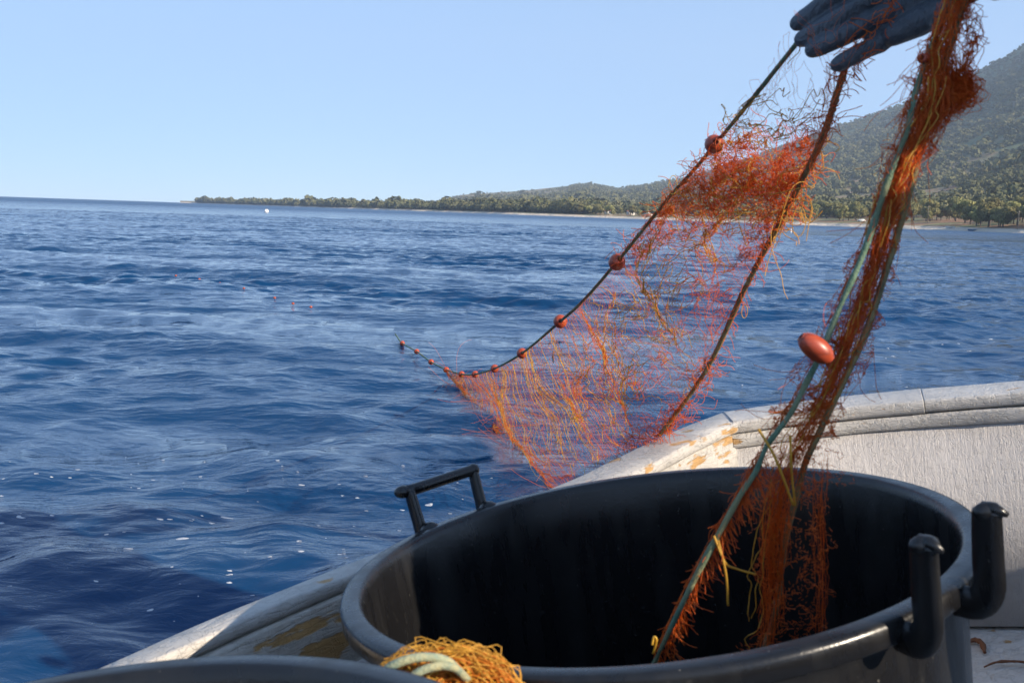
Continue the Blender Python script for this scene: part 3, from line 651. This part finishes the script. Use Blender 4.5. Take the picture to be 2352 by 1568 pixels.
b = MB(); b.tube(along([(930, 1615, .775), (952, 1556, .766), (995, 1514, .764), (1040, 1497, .768), (1080, 1500, .775), (1112, 1528, .79)], 50)-HI, .0034, 10); b.build('rope', M_PALE, heap)
b = MB(); b.ellipsoid(at(1045, 1600, .815)-HI, (.044, .020, .018)); b.build('netting', simple('net_core', (.55, .16, .03), .9, .5, 260), heap)

at = _at
# ------------------------------------------------------------------ litter on the deck
def floor_at(x, y, z=.004):
    d = at(x, y, 1)-CAM; p0 = bw((0, 0, z)); t = ((p0-CAM)@NB)/(d@NB); return CAM+d*t
for nm, lab, pts, r in (('dry_twig', 'short bent rusty-brown twig on the deck against the stern panel', [(2222, 1474), (2240, 1473), (2255, 1480), (2262, 1497)], .0052), ('dry_twig', 'long curved thin brown twig lying on the white deck', [(2260, 1531), (2285, 1525), (2315, 1522), (2352, 1524), (2380, 1530)], .0026)):
    P = np.array([floor_at(x, y, .006) for x, y in pts]); o = P.mean(0); P[1:-1] += NB*.004
    s = spline(P-o, 26); rad = r*np.interp(np.linspace(0, 1, 26), [0, .3, .8, 1], [.5, 1, 1, .6])*(1+.15*rng.normal(size=26))
    t = MB().tube(s, rad, 8).build(nm, M_RUST); t.location = tuple(o); tag(t, lab, 'twig', 'dry twigs on the deck')

# ------------------------------------------------------------------ the fisherman (right of the frame; right hand in view)
def J(x, y, d): return at(x, y, d)
wrist = J(2215, -40, 1.14)
mcp = {'pinky': J(2022, 98, 1.14), 'ring': J(2000, 52, 1.145), 'middle': J(1985, 8, 1.15), 'index': J(1955, -34, 1.155)}
tips = {'pinky': [(1985, 116, 1.137), (1950, 134, 1.132), (1914, 154, 1.13)], 'ring': [(1955, 74, 1.142), (1905, 98, 1.14), (1853, 121, 1.145)], 'middle': [(1935, 36, 1.147), (1885, 66, 1.147), (1827, 99, 1.155)], 'index': [(1908, -2, 1.155), (1865, 30, 1.157), (1820, 62, 1.165)]}
frad = {'pinky': .0102, 'ring': .0112, 'middle': .0114, 'index': .0112}
gl = MB()
for k in mcp:
    base = wrist*.55+mcp[k]*.45
    gl.capsule(np.array([wrist*.85+mcp[k]*.15, base, mcp[k]]), [.017, .0165, .0118 if k != 'pinky' else .011], 14)
    P = np.array([mcp[k]]+[J(*q) for q in tips[k]]); P = spline(P, 12); r0 = frad[k]
    gl.capsule(P[:-1], np.interp(np.linspace(0, 1, 11), [0, .3, .5, .72, .9, 1], [1.2, 1.02, 1.06, .98, .98, .86])*r0, 14)
# hypothenar and thumb mounds, thumb lying up along the index side
gl.capsule(np.array([J(2190, 5, 1.13), J(2110, 52, 1.125), J(2050, 82, 1.128)]), [.018, .0165, .0125])
thumb = np.array([J(2180, -60, 1.12), J(2090, -95, 1.10), J(2010, -100, 1.09), J(1945, -85, 1.09)]); gl.capsule(spline(thumb, 10), np.linspace(.017, .0100, 10))
elbowR = np.array([.80, 1.12, 1.34])
gl.capsule(np.array([wrist, wrist*.8+elbowR*.2]), [.026, .033])
FEET_Z = lambda x, y: float(bw((wb((x, y, 0))[0], wb((x, y, 0))[1], 0))[2])
PX, PY = .925, .795
fz = (RIMC[2]-.6*NB[2])+(.1845*(PX-.1665))-.048*(PY-1.124)-.01
shR = np.array([PX-.03, PY+.22, 1.42]); shL = np.array([PX-.03, PY-.19, 1.43])
elbowL = np.array([PX-.09, PY-.20, 1.22]); wristL = np.array([.60, .80, 1.20])
bodyv = MB()
pel = np.array([PX+.02, PY, fz+.93]); chest = np.array([PX+.03, PY+.03, fz+1.25]); neck = np.array([PX, PY+.03, fz+1.47]); head = np.array([PX-.03, PY+.03, fz+1.63])
def torso(mb, g):
    mb.capsule(np.array([pel, (pel+chest)/2, chest, (chest+neck)/2+np.array([0, 0, -.03])]), np.array([.135, .13, .15, .11])+g)
    for s_, e_ in ((shR, 1), (shL, -1)): mb.capsule(np.array([chest+np.array([0, e_*.04, .06]), s_]), [.11+g, .066+g])
    (mb.capsule(np.array([pel+np.array([.02, .03, .26]), pel+np.array([.02, .035, .05]), pel+np.array([.02, .035, -.22])]), [.15, .185, .205]) if g > 0 else None); (mb.capsule(np.array([pel+np.array([.01, -.07, .16]), pel+np.array([.01, -.10, .04]), pel+np.array([.01, -.09, -.20])]), [.13, .16, .16]) if g > 0 else None); mb.ellipsoid(chest+np.array([0, 0, .02]), (.125+g, .19+g, .16+g)); mb.ellipsoid(pel, (.13+g, .17+g, .13+g))  # jacket only: wide skirt and left-side bulge, unseen, added to shade the tub
def legs(mb, g):
    for e_ in (1, -1):
        hip = pel+np.array([0, e_*.09, -.05]); kn = np.array([PX-.04, PY+e_*.12, fz+.50]); an = np.array([PX+.0, PY+e_*.13, fz+.09])
        mb.capsule(np.array([hip, hip*.5+kn*.5, kn, kn*.6+an*.4, an]), np.array([.088, .078, .058, .058, .042])+g)
torso(bodyv, -.008); legs(bodyv, -.006)
bodyv.capsule(np.array([neck-np.array([0, 0, .06]), neck, head-np.array([0, 0, .04])]), [.06, .055, .06])
bodyv.ellipsoid(head, (.098, .076, .118)); bodyv.ellipsoid(head+np.array([-.045, 0, -.06]), (.05, .05, .05))
bodyv.ellipsoid(head+np.array([-.100, 0, -.015]), (.017, .013, .022))
for e_ in (1, -1):
    bodyv.ellipsoid(head+np.array([.0, e_*.078, -.01]), (.02, .010, .032)); bodyv.ellipsoid(head+np.array([-.08, e_*.03, .018]), (.014, .013, .010))
bodyv.capsule(np.array([shR, elbowR]), [.048, .038]); bodyv.capsule(np.array([elbowR, wrist*.75+elbowR*.25, wrist]), [.038, .03, .024])
bodyv.capsule(np.array([shL, elbowL]), [.048, .038]); bodyv.capsule(np.array([elbowL, wristL]), [.036, .024])
person = bodyv.build('person', M_SKIN); remesh(person, .012, 3)
tag(person, 'person in dark jacket and blue rubber gloves hauling the orange net by hand', 'person')
g = gl.build('right_glove', M_GLOVE, person); g.name = 'glove'; remesh(g, .0022, 3)
jk = MB(); torso(jk, .012)
for s_, e_, w_ in ((shR, elbowR, wrist*.8+elbowR*.2), (shL, elbowL, wristL*.8+elbowL*.2)): jk.capsule(np.array([s_, e_]), [.068, .054]); jk.capsule(np.array([e_, w_]), [.054, .040])
jk = jk.build('jacket', M_JACKET, person); remesh(jk, .014, 4)
tr = MB(); legs(tr, .016); tr.ellipsoid(pel, (.14, .18, .14)); tr = tr.build('trousers', M_TROUSER, person); remesh(tr, .014, 4)
for e_ in (1, -1):
    an = np.array([PX, PY+e_*.13, fz+.09]); bt = MB(); bt.capsule(np.array([an+np.array([0, 0, .26]), an]), [.072, .056]); bt.capsule(np.array([an+np.array([.03, 0, -.035]), an+np.array([-.17, 0, -.045])]), [.05, .042])
    bt = bt.build('boot', M_BOOT, person); remesh(bt, .01, 4)
hr = MB(); hr.ellipsoid(head+np.array([.018, 0, .03]), (.100, .084, .105)); hr = hr.build('hair', M_HAIR, person); remesh(hr, .012, 2)
# left glove closed on the gathered net above the frame
lg = MB(); hc = at(2218, -85, .975); lg.capsule(np.array([wristL, wristL*.35+hc*.65+np.array([.02, 0, .01])]), [.030, .032])
for q in range(4):
    o = np.array([.012, -.030+q*.020, .012]); a = np.linspace(-.3, 3.6, 8)
    lg.capsule(hc+o+np.stack([.020-.030*np.sin(a), 0*a, .026*np.cos(a)], -1), .0095)
lg.capsule(np.array([hc+np.array([.035, -.02, .02]), hc+np.array([.0, -.035, .028]), hc+np.array([-.022, -.03, .015])]), [.013, .011, .009])
lg.ellipsoid(hc+np.array([.036, 0, .0]), (.018, .042, .034))
lg = lg.build('glove', M_GLOVE, person); remesh(lg, .004, 3)

# ------------------------------------------------------------------ sea
def sea_height(X, Y):
    r = np.random.default_rng(21); Z = np.zeros_like(X)
    D = np.hypot(X, Y-0.0)
    # ruffled and calm patches
    ruff = np.clip(.80+.55*fbm(X*.22, Y*.34, 77, 3), .60, 1.2)
    slick = np.exp(-(((X-.4)/2.0)**2+((Y-6.3)/2.1)**2)); ruff = ruff*(1-.62*slick)
    for lam_lo, lam_hi, n, slope, local in ((2.4, 5.5, 10, .012, 0), (.9, 2.4, 24, .052, 0), (.38, .9, 40, .118, 1), (.17, .38, 48, .106, 1), (.09, .17, 26, .040, 1)):
        for q in range(n):
            lam = lam_lo*(lam_hi/lam_lo)**r.random(); k = 2*np.pi/lam; th = math.radians(78)+r.normal()*.62
            if local and r.random() < .25: th += math.radians(70)
            a = slope/k*math.sqrt(2./n)*r.uniform(.6, 1.4); ph = r.uniform(0, 7)
            X2 = X*math.cos(th)+Y*math.sin(th); arg = k*X2+ph+.6*np.sin(k*.13*(X*math.sin(th)-Y*math.cos(th))+ph*3)
            w_ = np.sin(arg); w_ = w_+.24*np.cos(2*arg)                    # sharper crests
            fade = np.clip(1.6-D*.0016/lam, 0, 1)
            Z += a*w_*fade*(ruff if local else 1)
    return Z
def sea_grid(bears, rad):
    bb, rr = np.meshgrid(bears, rad); X = rr*np.sin(bb); Y = rr*np.cos(bb); Z = sea_height(X, Y); Z[rr > 400] *= np.clip(2-rr[rr > 400]/400, 0, 1)
    return X, Y, Z
def inside_hull(X, Y, Z, f=.965):
    P = wb(np.stack([X, Y, Z], -1).reshape(-1, 3)); x, y = P[:, 0], P[:, 1]; poly = cen+(OUTL[::3]-cen)*f; ins = np.zeros(len(P), bool)
    m = (np.abs(x) < 3.5) & (np.abs(y) < 3.8); xs, ys = x[m], y[m]; c = np.zeros(m.sum(), bool); n = len(poly)
    for a in range(n):
        x1, y1 = poly[a]; x2, y2 = poly[(a+1) % n]
        if y1 == y2: continue
        c ^= ((y1 > ys) != (y2 > ys)) & (xs < (x2-x1)*(ys-y1)/(y2-y1)+x1)
    ins[m] = c; return ins.reshape(X.shape)
rad1 = np.concatenate([np.geomspace(1.0, 80, 1500), np.geomspace(80, 7000, 170)[1:]])
b1 = np.radians(np.linspace(-36, 36, 860)); b2 = np.concatenate([np.radians(np.linspace(36, 324, 420))])
X, Y, Z = sea_grid(b1, rad1); V1 = np.stack([X, Y, Z], -1); kill = inside_hull(X, Y, Z)
n, m = X.shape; i, j = np.meshgrid(np.arange(n-1), np.arange(m-1), indexing='ij')
F1 = np.stack([i*m+j, i*m+j+1, (i+1)*m+j+1, (i+1)*m+j], -1).reshape(-1, 4); F1 = F1[~(kill.ravel()[F1].all(1))]
rad2 = np.concatenate([[.02], np.geomspace(.9, 70, 200), np.geomspace(70, 7000, 50)[1:]])
X, Y, Z = sea_grid(b2, rad2); V2 = np.stack([X, Y, Z], -1); kill = inside_hull(X, Y, Z); n2, m2 = X.shape; i, j = np.meshgrid(np.arange(n2-1), np.arange(m2-1), indexing='ij')
F2 = np.stack([i*m2+j, i*m2+j+1, (i+1)*m2+j+1, (i+1)*m2+j], -1).reshape(-1, 4); F2 = F2[~(kill.ravel()[F2].all(1))]
MB().add(V1, F1).add(V2, F2).build('sea_water', M_SEA)
tag(bpy.data.objects['sea_water'], kind='structure')

# foam flecks drifting on the water
fm = MB(); r = np.random.default_rng(5); spots = []
for q in range(95):
    x, y = r.uniform(0, 1150), 1010+500*r.beta(2, 3.4); x = x*.8 if y > 1350 else x; spots.append((x, y, r.lognormal(-5.5, .5)))
for q in range(14): spots.append((r.normal(2050, 150), r.normal(820, 28), r.lognormal(-5.0, .5)))
for q in range(6): spots.append((r.normal(1900, 90), r.normal(875, 14), r.lognormal(-5.0, .5)))
for (x, y, s) in spots:
    d = at(x, y, 1)-CAM; p = CAM+d*(CAM[2]/-d[2]); z = float(sea_height(np.array([p[0]]), np.array([p[1]]))[0]); p = CAM+d*((CAM[2]-z)/-d[2])
    k = 14; a = np.linspace(0, 2*np.pi, k, endpoint=False); rad = s*(1+.45*snoise(k, 1, (5, 1), int(r.integers(1e9)))[:, 0]); el = r.uniform(.5, 1)
    ring = np.stack([rad*np.cos(a)*1.3, rad*np.sin(a)*el, 0*a], -1)
    zz = lambda P: sea_height(P[:, 0], P[:, 1])
    R1 = ring+p; R1[:, 2] = zz(R1)-.002; R2 = ring*.75+p; R2[:, 2] = zz(R2)+s*.05*(1+.4*r.normal(size=k)); c = p.copy(); c[2] = float(sea_height(p[:1], p[1:2])[0])+s*.075
    jj = np.arange(k); j2 = (jj+1) % k
    fm.add(np.vstack([R1, R2, c[None]]), [np.stack([jj, j2, k+j2, k+jj], -1), np.stack([k+jj, k+j2, np.full(k, 2*k)], -1)])
tag(fm.build('sea_foam', M_FOAM), kind='stuff')

# ------------------------------------------------------------------ coast and mountain
TB = np.array([-.3225, -.26, -.2, -.10, 0, .2, .35, .514, .8, 1.2, 1.9]); RS = np.array([2700, 2250, 1850, 1350, 1000, 720, 570, 455, 420, 440, 600])
EB = np.array([-.33, -.20, -.11, -.0857, -.055, .010, .0717, .098, .133, .168, .229, .255, .317, .404, .470, .514, .7, 1.0, 1.5, 2.0])
EE = np.array([.0012, .002, .004, .0070, .0175, .0245, .0340, .0290, .0360, .0425, .064, .075, .097, .1285, .159, .186, .25, .30, .14, .003])
DB = np.array([-.33, -.2, -.09, .1, .25, .51, 1.0, 2.0]); DD = np.array([3300, 3600, 4200, 4000, 3700, 3300, 3000, 3000])
def terrain(tb, r):
    rs = np.interp(tb, TB, RS); D = np.interp(tb, DB, DD); E = np.interp(tb, EB, EE)
    rs = rs+18*fbm(tb*22, tb*0, 91, 3)
    u = (r-rs)/(D-rs); uc = np.clip(u, 0, 1)
    x, y = r*np.sin(np.arctan(tb)), r*np.cos(np.arctan(tb))
    E = E*.94; h = E*D*(.90*uc**1.75+.10*uc)
    hn = fbm(x/520, y/520, 92, 5, .52); gul = np.abs(fbm(x/330+9, y/700, 93, 4))
    h = h*(1+(.30*hn-.22*gul)*np.clip((1-uc)*2.2, .10, 1)*np.clip(uc*5, 0, 1))
    h = np.where(u > 1, E*D*(1-.35*(u-1)), h)
    shore = np.clip((r-rs)/14, -1, 1); h = np.where(r < rs, -1.5*np.clip((rs-r)/10, 0, 1), h+1.6*np.clip(shore, 0, 1)+1.0*np.clip((r-rs-14)/30, 0, 1))
    return h
nb, nr = 520, 300
tb = np.concatenate([np.linspace(-.335, .60, 430), np.linspace(.605, 2.0, 90)]); uu = np.linspace(0, 1, nr)**1.6
tbg, ug = np.meshgrid(tb, uu); rsg = np.interp(tbg, TB, RS); Dg = np.interp(tbg, DB, DD); rg = rsg-40+(Dg*1.25-rsg+40)*ug
hg = terrain(tbg, rg); ang = np.arctan(tbg); V = np.stack([rg*np.sin(ang), rg*np.cos(ang), hg], -1)
n, m = tbg.shape; i, j = np.meshgrid(np.arange(n-1), np.arange(m-1), indexing='ij'); F = np.stack([i*m+j, i*m+j+1, (i+1)*m+j+1, (i+1)*m+j], -1).reshape(-1, 4)
def ground_mat():
    m = NT('coast_ground'); c = m.coord(); sx = m.n('ShaderNodeSeparateXYZ', Vector=c).outputs['Z']
    f1 = m.noise(c, .006, 5, .6); f2 = m.noise(c, .03, 5, .65); f3 = m.noise(c, .15, 3)
    dry = m.mix(f3, (.24, .165, .085), (.36, .26, .15)); red = m.mix(f3, (.20, .10, .055), (.28, .16, .085)); gr = m.mix(f2, (.085, .10, .038), (.19, .19, .08))
    col = m.mix(m.rampf(f1, .42, .55), dry, red); col = m.mix(m.rampf(f2, .44, .56), gr, col)
    scrub = m.mix(f2, (.055, .085, .034), (.13, .145, .060)); scrub = m.mix(m.rampf(f1, .53, .64), scrub, (.27, .19, .115))
    col = m.mix(m.rampf(sx, 60, 120), col, scrub)
    col = m.mix(m.rampf(m.math('ADD', sx, m.math('MULTIPLY', f3, .6)), 2.3, 1.7), col, (.52, .45, .36))
    m.p(Base_Color=col, Roughness=.95, Normal=m.bump(f2, 6)); return m.m
tag(mesh_np('coast_terrain', V, F, ground_mat()), kind='structure')

# far wood: thousands of crowns in one mesh
def ico():
    import bmesh
    bm = bmesh.new(); bmesh.ops.create_icosphere(bm, subdivisions=2, radius=1); v = np.array([q.co[:] for q in bm.verts]); f = np.array([[x.index for x in q.verts] for q in bm.faces]); bm.free(); return v, f
IV, IF = ico()
def wood(n, tb_lo, tb_hi, u_fun, size, seed, dens):
    r = np.random.default_rng(seed); t = r.uniform(tb_lo, tb_hi, n*4); uq = u_fun(r, n*4)
    rs = np.interp(t, TB, RS); D = np.interp(t, DB, DD); rr = rs+uq*(D-rs); a = np.arctan(t); x, y = rr*np.sin(a), rr*np.cos(a)
    ok = fbm(x/140, y/140, 95, 4) > dens(uq, t); x, y, t, rr, uq = [q[ok][:n] for q in (x, y, t, rr, uq)]
    z = terrain(t, rr); return x, y, z, size*np.exp(r.normal(size=len(x))*.28)*np.where(uq > .85, .6, 1)
parts = [wood(11500, .05, .62, lambda r, n: .10+.92*np.sqrt(r.random(n)), 6.0, 1, lambda u, t: np.where(u < .30, .06, -.48)),
         wood(3600, -.12, .30, lambda r, n: .10+.9*r.random(n), 6.0, 2, lambda u, t: np.where(u < .55, -.10, -.05)),
         wood(2600, -.318, .08, lambda r, n: .012+.10*r.random(n)**1.3, 5.2, 3, lambda u, t: -.6+0*u),
         wood(1500, .05, .62, lambda r, n: .05+.22*r.random(n), 4.8, 4, lambda u, t: -.05+0*u),
         wood(2600, .62, 1.8, lambda r, n: .05+.8*r.random(n), 8, 5, lambda u, t: -.2+0*u)]
x, y, z, s = [np.concatenate([p[q] for p in parts]) for q in range(4)]
r = np.random.default_rng(3); dT = np.hypot(x, y)
def crowns(sel, k, cs):
    n = sel.sum(); d = r.normal(size=(n, k, 3)); d[..., 2] = np.abs(d[..., 2])*1.1-.35; d /= np.linalg.norm(d, axis=2)[..., None]
    lob = r.normal(size=(n, 5, 3)); lob[..., 2] = np.abs(lob[..., 2]); lob /= np.linalg.norm(lob, axis=2)[..., None]
    near = np.max(np.einsum('nkc,nlc->nkl', d, lob), 2); rad = (.68+.40*np.clip(near, .2, 1)**3)*(.88+.2*r.random((n, k)))
    S_ = s[sel][:, None, None]; p = d*rad[..., None]*S_*np.stack([r.uniform(.85, 1.25, n), r.uniform(.85, 1.25, n), np.full(n, .85)], -1)[:, None]
    nn = d+r.normal(size=d.shape)*.42; nn /= np.linalg.norm(nn, axis=2)[..., None]; tx = np.cross(nn, r.normal(size=d.shape)); tx /= np.linalg.norm(tx, axis=2)[..., None]; ty_ = np.cross(nn, tx)
    h_ = S_*cs*r.uniform(.7, 1.3, (n, k, 1)); p = p+np.stack([x[sel], y[sel], z[sel]+s[sel]*.62], -1)[:, None]
    return np.stack([p-tx*h_, p+ty_*h_*.8+nn*h_*.2, p+tx*h_, p-ty_*h_*.8-nn*h_*.2], 2).reshape(-1, 3)
Vt = np.vstack([crowns(dT < 1300, 150, .17), crowns(dT >= 1300, 56, .30)])
tag(mesh_np('far_wood', Vt, np.arange(len(Vt)).reshape(-1, 4), M_WOOD, smooth=False), kind='stuff')

# trees of the shore belt: things with trunk and crown
def crown_mesh(seed, h, wd):
    r = np.random.default_rng(seed); nl = r.integers(8, 12); V = []; F = []; q = 0; C_ = []
    for a in range(nl):
        th = r.uniform(0, 2*np.pi); rr_ = wd*math.sqrt(r.random())*.62; zz = h*(.30+.50*r.random()*(1-.45*rr_/wd)); C_.append((rr_*math.cos(th), rr_*math.sin(th), zz, wd*r.uniform(.32, .52)))
    for (cx, cy, cz, cr) in C_:
        n = 330; d = r.normal(size=(n, 3)); d /= np.linalg.norm(d, axis=1)[:, None]; p = np.array([cx, cy, cz])+d*cr*(.55+.5*r.random((n, 1))**.5)*np.array([1, 1, .78])
        nn = d+r.normal(size=(n, 3))*.45; nn /= np.linalg.norm(nn, axis=1)[:, None]; tx = np.cross(nn, r.normal(size=(n, 3))); tx /= np.linalg.norm(tx, axis=1)[:, None]; ty_ = np.cross(nn, tx); sz = r.uniform(.18, .42, (n, 1))*wd/4
        V.append(np.stack([p-tx*sz, p+ty_*sz*.7+nn*sz*.15, p+tx*sz, p-ty_*sz*.7-nn*sz*.1], 1).reshape(-1, 3)); F.append(np.arange(n*4).reshape(-1, 4)+q); q += n*4
    return np.vstack(V), np.vstack(F)
protos = []
for q, (h, wd) in enumerate(((12, 4.6), (14, 5.2), (10.5, 4.4), (13, 3.8), (9, 4.0))):
    t = empty('shore_tree'); Vc, Fc = crown_mesh(100+q, h, wd); mesh_np('crown', Vc, Fc, M_LEAF, t, smooth=False)
    b = MB(); b.tube(spline([(0, 0, -.5), (.15, .1, h*.2), (-.1, .2, h*.42), (.2, 0, h*.7)], 12), np.linspace(.32, .10, 12), 8)
    for a in range(4): b.tube(spline([(0, .1, h*(.30+.06*a)), (math.cos(a*1.7)*wd*.3, math.sin(a*1.7)*wd*.3, h*.48), (math.cos(a*1.7)*wd*.5, math.sin(a*1.7)*wd*.5, h*.62)], 8), np.linspace(.15, .05, 8), 6)
    b.build('trunk', M_BARK, t); protos.append(t)
def place_tree(k, x, y, z, s, rot, first):
    o = protos[k] if first else protos[k].copy()
    if not first:
        COL.objects.link(o)
        for ch in protos[k].children: c = ch.copy(); COL.objects.link(c); c.parent = o
    o.location = (x, y, z); o.scale = (s, s, s*rr_t.uniform(.9, 1.12)); o.rotation_euler = (0, 0, rot); return o
rr_t = np.random.default_rng(12); used = set(); cnt = 0
def sp(t, off, k, s):
    global cnt
    rs = float(np.interp(t, TB, RS)); rr_ = rs+off; a = math.atan(t); z = float(terrain(np.array([t]), np.array([rr_]))[0])
    o = place_tree(k, rr_*math.sin(a), rr_*math.cos(a), z, s, rr_t.uniform(0, 6.28), k not in used); used.add(k); cnt += 1
    if t > .45 and off < 60: tag(o, 'dark dense tree at the water edge on the right-hand shore', 'tree', 'trees at the right edge of the shore')
    elif t > .28: tag(o, 'round olive-green tree behind the narrow beach below the mountain', 'tree', 'trees behind the beach')
    else: tag(o, 'small distant olive-green tree in the belt along the coast', 'tree', 'distant shore trees')
for q in range(34): sp(rr_t.uniform(.452, .60), rr_t.uniform(16, 50), int(rr_t.integers(0, 5)), rr_t.uniform(.9, 1.3))
for q in range(80): sp(rr_t.uniform(.285, .60), rr_t.uniform(55, 190), int(rr_t.integers(0, 5)), rr_t.uniform(.85, 1.3))
for q in range(9): sp(rr_t.uniform(.285, .335), rr_t.uniform(30, 60), int(rr_t.integers(0, 5)), rr_t.uniform(.7, .95))
for q in range(70): sp(rr_t.uniform(.0, .30), rr_t.uniform(25, 90), int(rr_t.integers(0, 5)), rr_t.uniform(.6, .95))

# ------------------------------------------------------------------ small things on the shore and the water
def shore_pos(px, off):
    t = (px-1176)/FOC; t = t*1.0; rs = float(np.interp(t, TB, RS)); rr_ = rs+off; a = math.atan(t); z = float(terrain(np.array([t]), np.array([rr_]))[0]); return np.array([rr_*math.sin(a), rr_*math.cos(a), z]), a
p, a = shore_pos(1962, 34)
car = empty('parked_car', loc=tuple(p)); car.rotation_euler = (0, 0, -a+.15); tag(car, 'white car parked on the grass strip behind the beach', 'car')
prof = np.array([(-2.2, .35), (-2.25, .8), (-1.9, 1.0), (-1.35, 1.08), (-.75, 1.50), (.9, 1.52), (1.5, 1.1), (2.1, .95), (2.25, .7), (2.2, .35)])
def extrude(prof, w_):
    k = len(prof); V = np.vstack([np.c_[prof[:, 0], np.full(k, -w_), prof[:, 1]], np.c_[prof[:, 0]*.99, np.full(k, w_), prof[:, 1]]]); jj = np.arange(k); j2 = (jj+1) % k
    return V, [np.stack([jj, j2, k+j2, k+jj], -1), jj[::-1][None], (jj+k)[None]]
MB().add(*extrude(prof, .85)).build('body', M_WHITE, car, smooth=False)
for s_ in (-1, 1):
    MB().box((-.45, s_*.855, 1.27), (.38, .012, .15)).build('window', M_DARK, car, False); MB().box((.55, s_*.855, 1.27), (.38, .012, .15)).build('window', M_DARK, car, False)
    for xx in (-1.4, 1.4): MB().tube([(xx, s_*.70, .33), (xx, s_*.88, .33)], .33, 16).build('wheel', M_TYRE, car, False)
for q, (px, off, h, lab) in enumerate(((2112, 40, 9, 'tall wooden utility pole standing among trees beside the red net'), (2318, 8, 8, 'wooden pole at the water edge near the right border'))):
    p, a = shore_pos(px, off); u = empty('utility_pole', loc=tuple(p)); tag(u, lab, 'pole', 'poles on the shore')
    MB().tube([(0, 0, -.3), (0, 0, h)], [.14, .10], 10).build('post', M_POLE, u); MB().box((0, 0, h-.6), (.8, .06, .06)).build('crossarm', M_POLE, u, False)
def small_boat(px, off, L, mat, lab, rot):
    p, a = shore_pos(px, off); t = empty('beached_boat', loc=tuple(p)); t.rotation_euler = (0, 0, rot); tag(t, lab, 'boat', 'small boats on the beach'); xs = np.linspace(-1, 1, 15); wd = (1-np.abs(xs)**2.4)*L*.17+.02
    V = []
    for x_, w_ in zip(xs, wd): V += [(x_*L/2, -w_, .75+.15*abs(x_)), (x_*L/2*.95, -w_*.7, .2), (x_*L/2*.92, 0, .05), (x_*L/2*.95, w_*.7, .2), (x_*L/2, w_, .75+.15*abs(x_))]
    i, j = np.meshgrid(np.arange(14), np.arange(4), indexing='ij'); mesh_np('hull', V, np.stack([i*5+j, (i+1)*5+j, (i+1)*5+j+1, i*5+j+1], -1).reshape(-1, 4), mat, t)
    MB().box((0, 0, .62), (.15, L*.15, .03)).build('thwart', M_POLE, t, False); MB().box((-L*.2, 0, .62), (.15, L*.12, .03)).build('thwart', M_POLE, t, False)
small_boat(2215, 4, 5, M_BLUE, 'blue rowing boat drawn up on the beach at the right', .3)
small_boat(2165, 7, 4.5, M_WHITE, 'pale little boat on the beach left of the blue one', -.2)
for q, (px, off, lab) in enumerate(((1436, 60, 'low white house among trees right of the long wooded point'), (1386, 62, 'small white house farther left among the shore trees'), (1478, 70, 'pale house with a tiled roof closest to the net rope'))):
    p, a = shore_pos(px, off); hse = empty('white_house', loc=tuple(p)); hse.rotation_euler = (0, 0, -a+.2*q); tag(hse, lab, 'house', 'small houses on the shore')
    MB().box((0, 0, 1.6), (3.6, 2.4, 1.7)).build('wall', M_PLASTER, hse, False)
    V = np.array([(-3.9, -2.7, 3.3), (3.9, -2.7, 3.3), (3.9, 2.7, 3.3), (-3.9, 2.7, 3.3), (-3.9, 0, 4.5), (3.9, 0, 4.5)]); mesh_np('roof', V, [np.array([[0, 1, 5, 4], [2, 3, 4, 5]]), np.array([[0, 4, 3], [1, 2, 5]])], M_TILE, hse, False)
    for xx in (-2, 2): MB().box((xx, -2.41, 1.9), (.5, .03, .6)).build('window', M_DARK, hse, False)
    MB().box((0, -2.41, 1.1), (.5, .03, 1.05)).build('door', M_POLE, hse, False)
def on_sea(x, y, z=0):
    d = at(x, y, 1)-CAM; return CAM+d*((CAM[2]-z)/-d[2])
p = on_sea(612, 488.5); by = empty('marker_buoy', loc=tuple(p)); tag(by, 'round white buoy floating in front of the wooded point', 'buoy')
MB().ellipsoid((0, 0, .16), (.26, .26, .26)).build('ball', M_WHITE, by); MB().tube([(0, 0, .38), (0, 0, .50)], .04, 8).build('eye', M_DARK, by)
p = on_sea(1817, 534); by = empty('spar_buoy', loc=tuple(p)); tag(by, 'thin pale spar buoy upright in the water right of the lead line', 'buoy')
MB().tube([(0, 0, -.2), (0, 0, .34)], [.04, .03], 8).build('spar', M_WHITE, by); MB().ellipsoid((0, 0, .02), (.09, .09, .06)).build('ball', M_WHITE, by)

# ------------------------------------------------------------------ haze
hm = bpy.data.materials.new('haze'); hm.use_nodes = True; ht = hm.node_tree; ht.nodes.clear(); ho = ht.nodes.new('ShaderNodeOutputMaterial'); pv = ht.nodes.new('ShaderNodeVolumePrincipled')
pv.inputs['Color'].default_value = (.66, .80, 1, 1); pv.inputs['Density'].default_value = 1.1e-4; pv.inputs['Anisotropy'].default_value = .2; ht.links.new(pv.outputs[0], ho.inputs['Volume'])
hz = MB().box((0, 0, 598), (7200, 7200, 602)).build('haze', hm, smooth=False); tag(hz, kind='stuff'); hz.display_type = 'WIRE'
